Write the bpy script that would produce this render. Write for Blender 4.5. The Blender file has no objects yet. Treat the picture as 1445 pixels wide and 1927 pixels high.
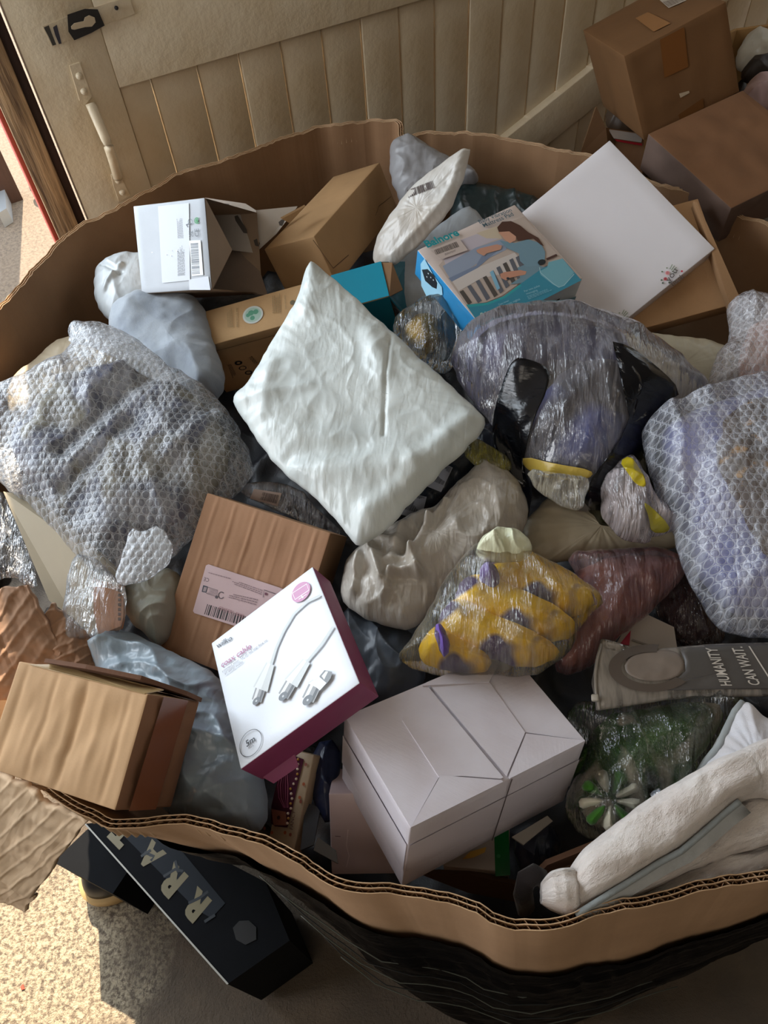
import bpy, math, random
import numpy as np
from mathutils import Vector, Matrix
from mathutils.bvhtree import BVHTree

# ---------------------------------------------------------------- camera, world, light
SC = bpy.context.scene
COL = SC.collection
W, H, F = 1445., 1927., 1447.
CX, CY = W / 2, H / 2
CAM = np.array([0., 0., 1.65])
_nad = np.array([825 - CX, -(2040 - CY), -F]); _nad /= np.linalg.norm(_nad)
_up = -_nad
_y = np.array([0, 0, -1.]); _y = _y - _y.dot(_up) * _up; _y /= np.linalg.norm(_y)
_x = np.cross(_y, _up)
RW = np.stack([_x, _y, _up])                     # world = RW @ camera
cd = bpy.data.cameras.new('camera'); cam = bpy.data.objects.new('camera', cd); COL.objects.link(cam)
m = Matrix([list(r) for r in RW]).to_4x4(); m.translation = Vector(CAM); cam.matrix_world = m
cd.sensor_fit = 'VERTICAL'; cd.sensor_height = 36.; cd.lens = F / H * 36.; cd.clip_start = .02
SC.camera = cam

SC.view_settings.view_transform = 'Standard'; SC.view_settings.look = 'None'
SC.view_settings.gamma = 1; SC.view_settings.use_curve_mapping = False
SC.view_settings.exposure = 0.18

world = bpy.data.worlds.new('sky'); SC.world = world; world.use_nodes = True
wb = world.node_tree.nodes['Background']; wb.inputs[0].default_value = (.82, .91, 1, 1); wb.inputs[1].default_value = 2.6

def lamp(name, kind, loc, target, energy, color, size=None, sy=None, angle=None):
    d = bpy.data.lights.new(name, kind); o = bpy.data.objects.new(name, d); COL.objects.link(o)
    o.location = loc; v = Vector(target) - Vector(loc); o.rotation_euler = v.to_track_quat('-Z', 'Y').to_euler()
    d.energy = energy; d.color = color
    if kind == 'AREA':
        d.shape = 'RECTANGLE'; d.size = size; d.size_y = sy or size
    if angle is not None: d.angle = angle
    return o
DT = np.array([math.cos(math.radians(24.44)), math.sin(math.radians(24.44)), 0])   # along the door
DN = np.array([-DT[1], DT[0], 0]); DD = 1.42                                        # outward normal and distance
def door_pt(t, z, n=0.): return DT * t + DN * (DD + n) + np.array([0, 0, z])
lamp('sun', 'SUN', (-1, 4, 4), (-1 + .10, 4 - .55, 4 - .62), 13.0, (1, .84, .64), angle=math.radians(.6))
pt = lamp('doorway_portal', 'AREA', tuple(door_pt(-.54, 1.05, .10)), tuple(door_pt(-.54, 1.05, -1)), 1, (1, 1, 1), 1.04, 2.1)
pt.data.cycles.is_portal = True                     # only steers the sky's light through the doorway
lamp('doorway_daylight', 'AREA', tuple(door_pt(-.60, 1.38, .02)), (.0, .65, .95), 15, (.80, .90, 1), .75, 1.3)
lamp('added_side_fill', 'AREA', (-2.5, .25, 1.75), (.6, .65, .9), 34, (.90, .94, 1), 1.1, 1.0)  # unseen fill added on the left to brighten the pile's right side
lamp('added_overhead_fill', 'AREA', (-.25, -.7, 2.35), (.0, .4, .8), 4.6, (1, .90, .78), .9, .9)  # dim warm fill added overhead, out of view, with no fitting behind it

# ---------------------------------------------------------------- numpy helpers
def ray(u, v): return RW @ np.array([u - CX, -(v - CY), -F]) / F
def atz(u, v, z):
    d = ray(u, v); return CAM + d * (z - CAM[2]) / d[2]
def onplane(u, v, p, n):
    d = ray(u, v); return CAM + d * (np.dot(n, p - CAM) / np.dot(n, d))
def ondoor(u, v, n=0.): return onplane(u, v, DN * (DD + n), DN)
def nz(v): v = np.asarray(v, float); return v / np.linalg.norm(v)

_perm = np.random.RandomState(7).permutation(512)
_grad = np.random.RandomState(8).randn(512, 2); _grad /= np.linalg.norm(_grad, axis=1)[:, None]
def noise(x, y, seed=0):
    x = np.asarray(x, float) + seed * 17.31; y = np.asarray(y, float) + seed * 9.77
    xi = np.floor(x).astype(int); yi = np.floor(y).astype(int); xf = x - xi; yf = y - yi
    def g(a, b, dx, dy):
        h = _perm[(_perm[a & 511] + b) & 511]; return _grad[h, 0] * dx + _grad[h, 1] * dy
    u = xf ** 3 * (xf * (xf * 6 - 15) + 10); v = yf ** 3 * (yf * (yf * 6 - 15) + 10)
    a = g(xi, yi, xf, yf); b = g(xi + 1, yi, xf - 1, yf); c = g(xi, yi + 1, xf, yf - 1); d = g(xi + 1, yi + 1, xf - 1, yf - 1)
    return (a + u * (b - a)) * (1 - v) + (c + u * (d - c)) * v
def fbm(x, y, s=0, o=4): return sum(noise(x * 2 ** i, y * 2 ** i, s + i) / 2 ** i for i in range(o))
def ridge(x, y, s=0): return np.clip(1 - np.abs(noise(x, y, s)) * 4, 0, 1) ** 2

# ---------------------------------------------------------------- materials (texture coordinates are the UV map, in metres)
def lin(h):
    h = h.lstrip('#'); c = [int(h[i:i + 2], 16) / 255 for i in (0, 2, 4)]
    return tuple((x / 12.92 if x <= .04045 else ((x + .055) / 1.055) ** 2.4) for x in c) + (1,)
MATS = {}
class NT:
    def __init__(s, name):
        s.m = bpy.data.materials.new(name); s.m.use_nodes = True; s.t = s.m.node_tree
        s.b = s.t.nodes['Principled BSDF']; s.out = s.t.nodes['Material Output']
        s.uv = s.n('ShaderNodeUVMap').outputs[0]
    def n(s, k, **kw):
        x = s.t.nodes.new(k)
        for a, b in kw.items(): setattr(x, a, b)
        return x
    def l(s, a, b): s.t.links.new(a, b)
    def set(s, node, **kw):
        for a, b in kw.items():
            i = node.inputs[a.replace('_', ' ')]
            if isinstance(b, bpy.types.NodeSocket): s.l(b, i)
            else: i.default_value = b
    def math(s, op, a, b=None, c=None):
        x = s.n('ShaderNodeMath', operation=op)
        for i, v in enumerate((a, b, c)):
            if v is None: continue
            if isinstance(v, bpy.types.NodeSocket): s.l(v, x.inputs[i])
            else: x.inputs[i].default_value = v
        return x.outputs[0]
    def map(s, scale=(1, 1, 1), rot=0, src=None):
        x = s.n('ShaderNodeMapping'); s.l(src or s.uv, x.inputs[0]); x.inputs['Scale'].default_value = scale; x.inputs['Rotation'].default_value = (0, 0, rot)
        return x.outputs[0]
    def noise(s, scale, detail=4, rough=.5, vec=None, dist=0):
        x = s.n('ShaderNodeTexNoise'); s.l(vec or s.uv, x.inputs['Vector'])
        s.set(x, Scale=scale, Detail=detail, Roughness=rough, Distortion=dist); return x.outputs[0]
    def ramp(s, fac, stops):
        x = s.n('ShaderNodeValToRGB'); s.l(fac, x.inputs[0]); e = x.color_ramp.elements
        while len(e) < len(stops): e.new(.5)
        for i, (p, c) in enumerate(stops): e[i].position = p; e[i].color = c if len(c) == 4 else (*c, 1)
        return x.outputs[0]
    def mix(s, fac, a, b):
        x = s.n('ShaderNodeMix', data_type='RGBA')
        for i, v in ((0, fac), (6, a), (7, b)):
            if isinstance(v, bpy.types.NodeSocket): s.l(v, x.inputs[i])
            else: x.inputs[i].default_value = v
        return x.outputs[2]
    def bump(s, h, strength=.5, dist=.001, prev=None):
        x = s.n('ShaderNodeBump'); s.l(h, x.inputs['Height']); x.inputs['Strength'].default_value = strength; x.inputs['Distance'].default_value = dist
        if prev: s.l(prev, x.inputs['Normal'])
        return x.outputs[0]

def shade(c, k): return (min(c[0] * k, 1), min(c[1] * k, 1), min(c[2] * k, 1), 1)
def plain(h, rough=.6, metal=0., name=None, coat=0):
    k = ('p', h, rough, metal)
    if k in MATS: return MATS[k]
    n = NT(name or 'matt_' + h.strip('#')); n.set(n.b, Base_Color=lin(h), Roughness=rough, Metallic=metal)
    n.l(n.bump(n.noise(400, 3), .15, .0003), n.b.inputs['Normal'])
    MATS[k] = n.m; return n.m
def cardboard(h='#B08A60', rib=.35, ribscale=1., rot=0, creases=.6, name='cardboard', stain=.12):
    k = ('c', h, rib, ribscale, rot, creases, stain)
    if k in MATS: return MATS[k]
    n = NT(name); c = lin(h); g_ = (c[0] + c[1] + c[2]) / 3; c = tuple(x * .93 + g_ * .07 for x in c[:3]) + (1,)
    v = n.map(rot=rot)
    f = n.noise(9, 5, .6, v); g = n.noise(500, 2, .5, v)
    fi = n.noise(300, 3, .7, v)
    col = n.mix(n.ramp(f, [(.3, (0, 0, 0)), (.75, (1, 1, 1))]), shade(c, 1 + stain), shade(c, 1 - stain * 1.2))
    col = n.mix(n.math('MULTIPLY', g, .25), col, shade(c, .55))
    col = n.mix(n.math('MULTIPLY', fi, .05), col, shade(c, 1.3))
    n.l(col, n.b.inputs['Base Color']); n.set(n.b, Roughness=.82)
    n.b.inputs['Specular IOR Level'].default_value = .25
    w = n.n('ShaderNodeTexWave', wave_type='BANDS', bands_direction='X'); n.l(v, w.inputs[0]); n.set(w, Scale=44 * ribscale, Distortion=.25, Detail=1.)
    b1 = n.bump(w.outputs['Fac'], rib * .3, .0004)
    cr = n.noise(1, 0, .4, n.map((11, .35, 1), rot)); cr = n.math('ABSOLUTE', n.math('SUBTRACT', cr, .5)); cr = n.math('MINIMUM', n.math('MULTIPLY', cr, 22), 1)
    b2 = n.bump(cr, min(creases * .4, 1), .0012, b1)
    b3 = n.bump(n.noise(26, 3, .5, v), .25, .0015, b2)
    n.l(b3, n.b.inputs['Normal']); MATS[k] = n.m; return n.m
def smoothcard(h, rough=.45, dirt=.06, name='printed_card'):
    k = ('s', h, rough, dirt)
    if k in MATS: return MATS[k]
    n = NT(name); c = lin(h)
    f = n.noise(22, 5, .6)
    n.l(n.mix(n.ramp(f, [(.35, (0, 0, 0)), (.8, (1, 1, 1))]), c, shade(c, 1 - dirt * 2)), n.b.inputs['Base Color']); n.set(n.b, Roughness=rough)
    n.l(n.bump(n.noise(45, 4, .6), .25, .0012), n.b.inputs['Normal']); MATS[k] = n.m; return n.m
def poly(h, rough=.34, wr=1., scale=1., name='poly_mailer_film', spec=.5, c2=None, rot=.5):
    k = ('m', h, rough, wr, scale, c2, rot)
    if k in MATS: return MATS[k]
    n = NT(name); c = lin(h)
    f = n.noise(12, 3)
    n.l(n.mix(n.ramp(f, [(.35, (0, 0, 0)), (.7, (1, 1, 1))]), c, lin(c2) if c2 else shade(c, .9)), n.b.inputs['Base Color'])
    n.set(n.b, Roughness=rough); n.b.inputs['Specular IOR Level'].default_value = spec
    warp = n.noise(14 * scale, 2)
    vv = n.n('ShaderNodeVectorMath', operation='ADD'); n.l(n.map((1, 1.8, 1), rot), vv.inputs[0])
    sc = n.n('ShaderNodeVectorMath', operation='SCALE'); n.l(warp, sc.inputs[0]); sc.inputs['Scale'].default_value = .035; n.l(sc.outputs[0], vv.inputs[1])
    vo = n.n('ShaderNodeTexVoronoi', feature='F1'); n.l(vv.outputs[0], vo.inputs['Vector']); vo.inputs['Scale'].default_value = 24 * scale
    b = n.bump(vo.outputs['Distance'], .16 * wr, .004)
    st = n.noise(1, 3, .6, n.map((38 * scale, 13 * scale, 1), rot + .4)); st = n.math('ABSOLUTE', n.math('SUBTRACT', st, .5)); st = n.math('MINIMUM', n.math('MULTIPLY', st, 10), 1)
    msk = n.ramp(n.noise(9 * scale, 2), [(.42, (0, 0, 0)), (.62, (1, 1, 1))]); st = n.math('MAXIMUM', st, msk)
    b = n.bump(st, .20 * wr, .0016, b)
    s2 = n.noise(1, 3, .6, n.map((34 * scale, 10 * scale, 1), rot - 1.0)); s2 = n.math('ABSOLUTE', n.math('SUBTRACT', s2, .5)); s2 = n.math('MAXIMUM', n.math('MINIMUM', n.math('MULTIPLY', s2, 12), 1), n.math('SUBTRACT', 1, msk))
    b = n.bump(s2, .18 * wr, .0016, b)
    b = n.bump(n.noise(160 * scale, 4, .6), .3 * wr, .0007, b)
    n.l(b, n.b.inputs['Normal']); MATS[k] = n.m; return n.m
def fabric(h, c2=None, rough=.95, sc=1., name='fabric', bump=.5):
    k = ('f', h, c2, rough, sc)
    if k in MATS: return MATS[k]
    n = NT(name); c = lin(h)
    f = n.noise(18 * sc, 5, .65)
    n.l(n.mix(n.ramp(f, [(.38, (0, 0, 0)), (.62, (1, 1, 1))]), c, lin(c2) if c2 else shade(c, .85)), n.b.inputs['Base Color']); n.set(n.b, Roughness=rough)
    n.b.inputs['Sheen Weight'].default_value = .25; n.b.inputs['Specular IOR Level'].default_value = .2
    b = n.bump(n.noise(900, 2), bump, .0006); b = n.bump(n.noise(60 * sc, 3), bump, .003, b); n.l(b, n.b.inputs['Normal']); MATS[k] = n.m; return n.m
def film(h='#E8ECF0', alpha=.25, rough=.18, wr=1., scale=1., name='clear_film', rot=.6):
    k = ('film', h, alpha, rough, wr, scale, rot)
    if k in MATS: return MATS[k]
    n = NT(name); c = lin(h)
    st = n.noise(1, 4, .6, n.map((70 * scale, 14 * scale, 1), rot)); st = n.math('ABSOLUTE', n.math('SUBTRACT', st, .5)); st = n.math('MINIMUM', n.math('MULTIPLY', st, 9), 1)
    b = n.bump(n.noise(22 * scale, 3, .55), .6 * wr, .006); b = n.bump(st, .7 * wr, .0025, b); b = n.bump(n.noise(220 * scale, 3), .35 * wr, .0012, b)
    n.set(n.b, Base_Color=c, Roughness=rough); n.b.inputs['Specular IOR Level'].default_value = .9
    n.l(b, n.b.inputs['Normal'])
    gl = n.n('ShaderNodeBsdfGlossy'); gl.inputs['Roughness'].default_value = rough; gl.inputs['Color'].default_value = (1, 1, 1, 1); n.l(b, gl.inputs['Normal'])
    tr = n.n('ShaderNodeBsdfTransparent'); tr.inputs[0].default_value = (.96, .96, .96, 1)
    fr = n.n('ShaderNodeFresnel'); fr.inputs[0].default_value = 1.5; n.l(b, fr.inputs['Normal'])
    m1 = n.n('ShaderNodeMixShader'); n.l(n.math('MINIMUM', n.math('MULTIPLY', fr.outputs[0], 1.15), 1), m1.inputs[0]); n.l(tr.outputs[0], m1.inputs[1]); n.l(gl.outputs[0], m1.inputs[2])
    a = n.math('ADD', n.math('MULTIPLY', n.math('SUBTRACT', 1, st), alpha * .9), alpha * .35)
    m2 = n.n('ShaderNodeMixShader'); n.l(a, m2.inputs[0]); n.l(m1.outputs[0], m2.inputs[1]); n.l(n.b.outputs[0], m2.inputs[2]); n.l(m2.outputs[0], n.out.inputs[0])
    MATS[k] = n.m; return n.m
def bubble(h='#E4E8EC', alpha=.30, s=.0092, name='bubble_wrap', rough=.16):
    k = ('bub', h, alpha, s)
    if k in MATS: return MATS[k]
    n = NT(name)
    wv = n.n('ShaderNodeVectorMath', operation='SCALE'); n.l(n.noise(25, 2), wv.inputs[0]); wv.inputs['Scale'].default_value = .006
    sp = n.n('ShaderNodeSeparateXYZ'); n.l(n.uv, sp.inputs[0])
    X = n.math('ADD', sp.outputs[0], wv.outputs[0]); Y = sp.outputs[1]
    def cell(ox, oy):
        fx = n.math('MULTIPLY', n.math('SUBTRACT', n.math('FRACT', n.math('ADD', n.math('DIVIDE', X, s), ox)), .5), 1.0)
        fy = n.math('MULTIPLY', n.math('SUBTRACT', n.math('FRACT', n.math('ADD', n.math('DIVIDE', Y, s * 1.732), oy)), .5), 1.732)
        return n.math('SQRT', n.math('ADD', n.math('MULTIPLY', fx, fx), n.math('MULTIPLY', fy, fy)))
    d = n.math('MINIMUM', cell(0, 0), cell(.5, .5))
    dome = n.math('SQRT', n.math('MAXIMUM', n.math('SUBTRACT', 1, n.math('MULTIPLY', n.math('DIVIDE', d, .42), n.math('DIVIDE', d, .42))), 0))
    rim = n.math('SUBTRACT', 1, n.math('MINIMUM', n.math('MULTIPLY', n.math('ABSOLUTE', n.math('SUBTRACT', d, .43)), 11), 1))
    st = n.noise(1, 4, .6, n.map((50, 9, 1), .9)); st = n.math('ABSOLUTE', n.math('SUBTRACT', st, .5)); st = n.math('MINIMUM', n.math('MULTIPLY', st, 11), 1)
    b = n.bump(n.noise(16, 3, .5), .35, .006); b = n.bump(st, .4, .002, b); b = n.bump(dome, .7, .0020, b); b = n.bump(n.noise(350, 2), .3, .0008, b)
    n.set(n.b, Base_Color=lin(h), Roughness=rough); n.b.inputs['Specular IOR Level'].default_value = .55; n.l(b, n.b.inputs['Normal'])
    gl = n.n('ShaderNodeBsdfGlossy'); gl.inputs['Roughness'].default_value = rough; n.l(b, gl.inputs['Normal'])
    tr = n.n('ShaderNodeBsdfTransparent')
    fr = n.n('ShaderNodeFresnel'); fr.inputs[0].default_value = 1.5; n.l(b, fr.inputs['Normal'])
    m1 = n.n('ShaderNodeMixShader'); n.l(n.math('MINIMUM', n.math('MULTIPLY', fr.outputs[0], .5), 1), m1.inputs[0]); n.l(tr.outputs[0], m1.inputs[1]); n.l(gl.outputs[0], m1.inputs[2])
    a = n.math('ADD', n.math('MULTIPLY', n.math('SUBTRACT', 1, st), .25), n.math('ADD', n.math('MULTIPLY', rim, .34), alpha * .45))
    m2 = n.n('ShaderNodeMixShader'); n.l(n.math('MINIMUM', a, 1), m2.inputs[0]); n.l(m1.outputs[0], m2.inputs[1]); n.l(n.b.outputs[0], m2.inputs[2]); n.l(m2.outputs[0], n.out.inputs[0])
    MATS[k] = n.m; return n.m
def blotch(h1, h2, scale=30, lo=.45, hi=.55, rough=.8, name='blotched', h3=None, rot=0, str_=(1, 1, 1)):
    n = NT(name); f = n.noise(scale, 2, .5, n.map(str_, rot))
    col = n.mix(n.ramp(f, [(lo, (0, 0, 0)), (hi, (1, 1, 1))]), lin(h1), lin(h2))
    if h3: col = n.mix(n.ramp(n.noise(scale * 1.3, 2, .5, n.map((1, 1, 1), 1)), [(.58, (0, 0, 0)), (.62, (1, 1, 1))]), col, lin(h3))
    n.l(col, n.b.inputs['Base Color']); n.set(n.b, Roughness=rough)
    n.l(n.bump(n.noise(500, 2), .5, .0008), n.b.inputs['Normal']); return n.m

# ---------------------------------------------------------------- object helpers
LOC = {}
def tag(o, label=None, cat=None, group=None, kind=None):
    for k, v in (('label', label), ('category', cat), ('group', group), ('kind', kind)):
        if v: o[k] = v
    return o
def empty(name, label, cat, loc, group=None, kind=None):
    o = bpy.data.objects.new(name, None); COL.objects.link(o); o.empty_display_size = .05; o.location = Vector(loc)
    LOC[o.name] = np.array(loc, float); return tag(o, label, cat, group, kind)
def mk(name, V, Fs, mats, parent=None, uv=None, fm=None, smooth=True, label=None):
    """one mesh object from world-space vertices; uv per vertex or per loop"""
    V = np.asarray(V, float)
    base = LOC[parent.name] if parent is not None else np.array([*V.mean(0)[:2], V[:, 2].min()])
    me = bpy.data.meshes.new(name); me.from_pydata((V - base).tolist(), [], [tuple(int(i) for i in f) for f in Fs])
    for mt in (mats if isinstance(mats, (list, tuple)) else [mats]): me.materials.append(mt)
    if fm is not None: me.polygons.foreach_set('material_index', np.asarray(fm, int))
    me.polygons.foreach_set('use_smooth', [smooth] * len(me.polygons))
    if uv is not None:
        uv = np.asarray(uv, float); L = me.uv_layers.new(name='UVMap')
        if len(uv) == len(V):
            idx = np.zeros(len(me.loops), int); me.loops.foreach_get('vertex_index', idx); uv = uv[idx]
        L.data.foreach_set('uv', uv.ravel())
    me.update()
    o = bpy.data.objects.new(name, me); COL.objects.link(o)
    if parent is not None: o.parent = parent; LOC[o.name] = base
    else: o.location = Vector(base); LOC[o.name] = base
    if label: o['label'] = label
    return o
def uvplane(V):
    V = np.asarray(V); c = V.mean(0); u, s, vt = np.linalg.svd(V - c, full_matrices=False); return (V - c) @ vt[:2].T

def chaikin(P, it):
    for _ in range(it):
        Q = []
        for i in range(len(P)):
            a, b = P[i], P[(i + 1) % len(P)]; Q += [a * .75 + b * .25, a * .25 + b * .75]
        P = np.array(Q)
    return P
def resample(P, N, closed=True):
    Q = np.vstack([P, P[:1]]) if closed else P
    s = np.r_[0, np.cumsum(np.linalg.norm(np.diff(Q, axis=0), axis=1))]
    t = np.linspace(0, s[-1], N, endpoint=not closed)
    return np.stack([np.interp(t, s, Q[:, i]) for i in range(Q.shape[1])], 1)
def segdist(P, A, B):
    d = B - A; t = np.clip(((P - A) @ d) / max(d @ d, 1e-12), 0, 1); return np.linalg.norm(P - (A + t[:, None] * d), axis=1)

class Soft:
    """a soft stuffed thing: its outline lies on a tilted plane at its real distance, and it swells above and below that plane"""
    def __init__(s, outline, n, anchor, T=.03, Tb=None, w=.05, smooth=1, wr=.004, ws=14, edge=.0015, pucker=0., seed=1, N=200, M=34,
                 creases=(), cen=None, aniso=(1, 1), rid=0., rs=9, power=.5, world=None, tilt=0, rot=0.):
        n = nz(n); s.n = n
        p0 = atz(*anchor); s.p0 = p0
        e1 = onplane(anchor[0] + 5, anchor[1], p0, n) - p0; e1 = nz(e1); e2 = np.cross(n, e1); s.e1, s.e2 = e1, e2
        B = np.array([s.loc(u, v) for u, v in outline]) if world is None else np.array([[(np.array(q) - p0) @ e1, (np.array(q) - p0) @ e2] for q in world])
        s.poly0 = B
        B = chaikin(B, smooth) if smooth else B
        B = resample(B, N)
        arc = np.arange(N) / N * 2 * np.pi; r = np.random.RandomState(seed)
        en = noise(B[:, 0] * 60, B[:, 1] * 60, seed)[:, None]
        c = np.array(s.loc(*cen)) if cen else B.mean(0)
        B = B + (B - c) / np.linalg.norm(B - c, axis=1)[:, None] * en * edge * 2
        ss = np.linspace(1, 0, M + 1)[:-1] ** .8
        P = np.vstack([c + (B - c) * k for k in ss] + [c[None]])
        Bc = np.vstack([B, B[:1]])
        dist = np.full(len(P), 9.)
        step = 2
        for i in range(0, N, step): dist = np.minimum(dist, segdist(P, Bc[i], Bc[min(i + step, N)]))
        dist[:N] = 0
        prof = (1 - (1 - np.minimum(dist / w, 1)) ** 2) ** power
        cr, sr = math.cos(rot), math.sin(rot); qx = (P[:, 0] * cr + P[:, 1] * sr) * aniso[0]; qy = (-P[:, 0] * sr + P[:, 1] * cr) * aniso[1]
        fade = np.minimum(dist / .012, 1)
        h = T * prof + fade * wr * (fbm(qx * ws, qy * ws, seed) * 1.6)
        if rid: h += fade * rid * (ridge(qx * rs + noise(qx * 9, qy * 9, seed) * .5, qy * rs, seed + 3) + .6 * ridge(qx * rs * 1.9, qy * rs * 1.4, seed + 5))
        if pucker:
            al = np.tile(np.arange(N), M); al = np.r_[al, 0] / N
            per = np.linalg.norm(np.diff(Bc, axis=0), axis=1).sum()
            h += pucker * noise(al * per * 95, dist * 12, seed + 2) * 2 * np.exp(-dist / .022) * np.minimum(dist / .004, 1)
        for (a, b, amp, wd) in creases:
            dd = segdist(P, np.array(s.loc(*a)), np.array(s.loc(*b))); h += amp * np.exp(-(dd / wd) ** 2) * fade
        if tilt: h += tilt * noise(P[:, 0] * 6, P[:, 1] * 6, seed + 9) * prof
        Tb = T * .6 if Tb is None else Tb
        hb = -Tb * prof
        top = p0 + P[:, :1] * e1 + P[:, 1:] * e2 + h[:, None] * n
        bot = (p0 + P[:, :1] * e1 + P[:, 1:] * e2 + hb[:, None] * n)[N:]
        s.V = np.vstack([top, bot]); nt = len(P)
        Fs = []
        for layer in (0, 1):
            def idx(k, i):
                i %= N
                if k == M: return (nt - 1) if layer == 0 else (nt + len(bot) - 1)
                if layer == 0 or k == 0: return k * N + i
                return nt + (k - 1) * N + i
            for k in range(M):
                for i in range(N):
                    a, b = idx(k, i), idx(k, i + 1)
                    if k == M - 1: f = [a, b, idx(M, 0)]
                    else: f = [a, b, idx(k + 1, i + 1), idx(k + 1, i)]
                    Fs.append(f if layer == 0 else f[::-1])
        s.F = Fs; s.uv = np.vstack([P, P[N:]])
        # outline direction decides the winding
        area = np.sum(B[:, 0] * np.roll(B[:, 1], -1) - B[:, 1] * np.roll(B[:, 0], -1))
        if area < 0: s.F = [f[::-1] for f in s.F]
        s._bvh = None
    def loc(s, u, v):
        q = onplane(u, v, s.p0, s.n) - s.p0; return [q @ s.e1, q @ s.e2]
    @property
    def bvh(s):
        if s._bvh is None: s._bvh = BVHTree.FromPolygons([Vector(v) for v in s.V], [tuple(f) for f in s.F])
        return s._bvh
    def hit(s, u, v, off=.0006):
        d = ray(u, v); h = s.bvh.ray_cast(Vector(CAM), Vector(d).normalized())
        p = np.array(h[0]) if h[0] is not None else onplane(u, v, s.p0, s.n)
        return p - nz(d) * off
    def make(s, name, mat, parent=None, label=None): return mk(name, s.V, s.F, mat, parent, s.uv, label=label)
    def base(s): return np.array([*s.V.mean(0)[:2], s.V[:, 2].min()])
def bag(name, label, cat, outline, n, anchor, mat, group=None, **kw):
    s = Soft(outline, n, anchor, **kw); o = s.make(name, mat); tag(o, label, cat, group); return s, o

def drape(S, name, quad, mat, parent, nu=8, nv=6, th=.0004, bars=None, label=None, off=.0007):
    """a thin printed label following the surface below it; quad = four pixel corners"""
    q = np.array(quad, float); V = []; uv = []
    for j in range(nv + 1):
        for i in range(nu + 1):
            a, b = i / nu, j / nv; p = (q[0] * (1 - a) + q[1] * a) * (1 - b) + (q[3] * (1 - a) + q[2] * a) * b
            V.append(S.hit(p[0], p[1], off)); uv.append((a * .03, b * .03))
    Fs = [(j * (nu + 1) + i, j * (nu + 1) + i + 1, (j + 1) * (nu + 1) + i + 1, (j + 1) * (nu + 1) + i) for j in range(nv) for i in range(nu)]
    return mk(name, V, Fs, mat, parent, uv, label=label)
def ink_bars(S, name, quad, parent, mat, n=22, seed=1):
    r = random.Random(seed); q = np.array(quad, float); V = []; Fs = []; x = 0; w = []
    while x < 1:
        a = r.choice([.008, .012, .02, .028]); b = r.choice([.008, .012, .02, .026]); w.append((x, min(x + a, 1))); x += a + b
    for a, b in w:
        k = len(V)
        for t, s_ in ((a, 0), (b, 0), (b, 1), (a, 1)):
            p = (q[0] * (1 - t) + q[1] * t) * (1 - s_) + (q[3] * (1 - t) + q[2] * t) * s_; V.append(S.hit(p[0], p[1], .0014))
        Fs.append((k, k + 1, k + 2, k + 3))
    return mk(name, V, Fs, mat, parent, uvplane(V), smooth=False)

def prism(name, pts, th, mat, parent=None, label=None, n=None, smooth=False, bevel=0.):
    """a flat board: polygon pts (3-D) given thickness th away from its normal"""
    P = np.array(pts, float); c = P.mean(0)
    if n is None:
        u_, s_, vt = np.linalg.svd(P - c); n = vt[2]
        if n @ (CAM - c) < 0: n = -n
    e1 = nz(P[1] - P[0]); e1 = nz(e1 - n * (e1 @ n)); e2 = np.cross(n, e1)
    a = np.sum([(P[i] - c) @ e1 * ((P[(i + 1) % len(P)] - c) @ e2) - (P[i] - c) @ e2 * ((P[(i + 1) % len(P)] - c) @ e1) for i in range(len(P))])
    if a < 0: P = P[::-1]
    N = len(P); V = np.vstack([P, P - n * th]); Fs = [tuple(range(N)), tuple(range(2 * N - 1, N - 1, -1))] + [(i, i + N, (i + 1) % N + N, (i + 1) % N) for i in range(N)]
    uv = []
    for f in Fs[:2]: uv += [((V[i] - c) @ e1, (V[i] - c) @ e2) for i in f]
    for f in Fs[2:]:
        d = nz(V[f[3]] - V[f[0]] + 1e-9)
        uv += [((V[i] - V[f[0]]) @ d, (V[i] - V[f[0]]) @ n) for i in f]
    return mk(name, V, Fs, mat, parent, uv, smooth=smooth, label=label)

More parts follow.
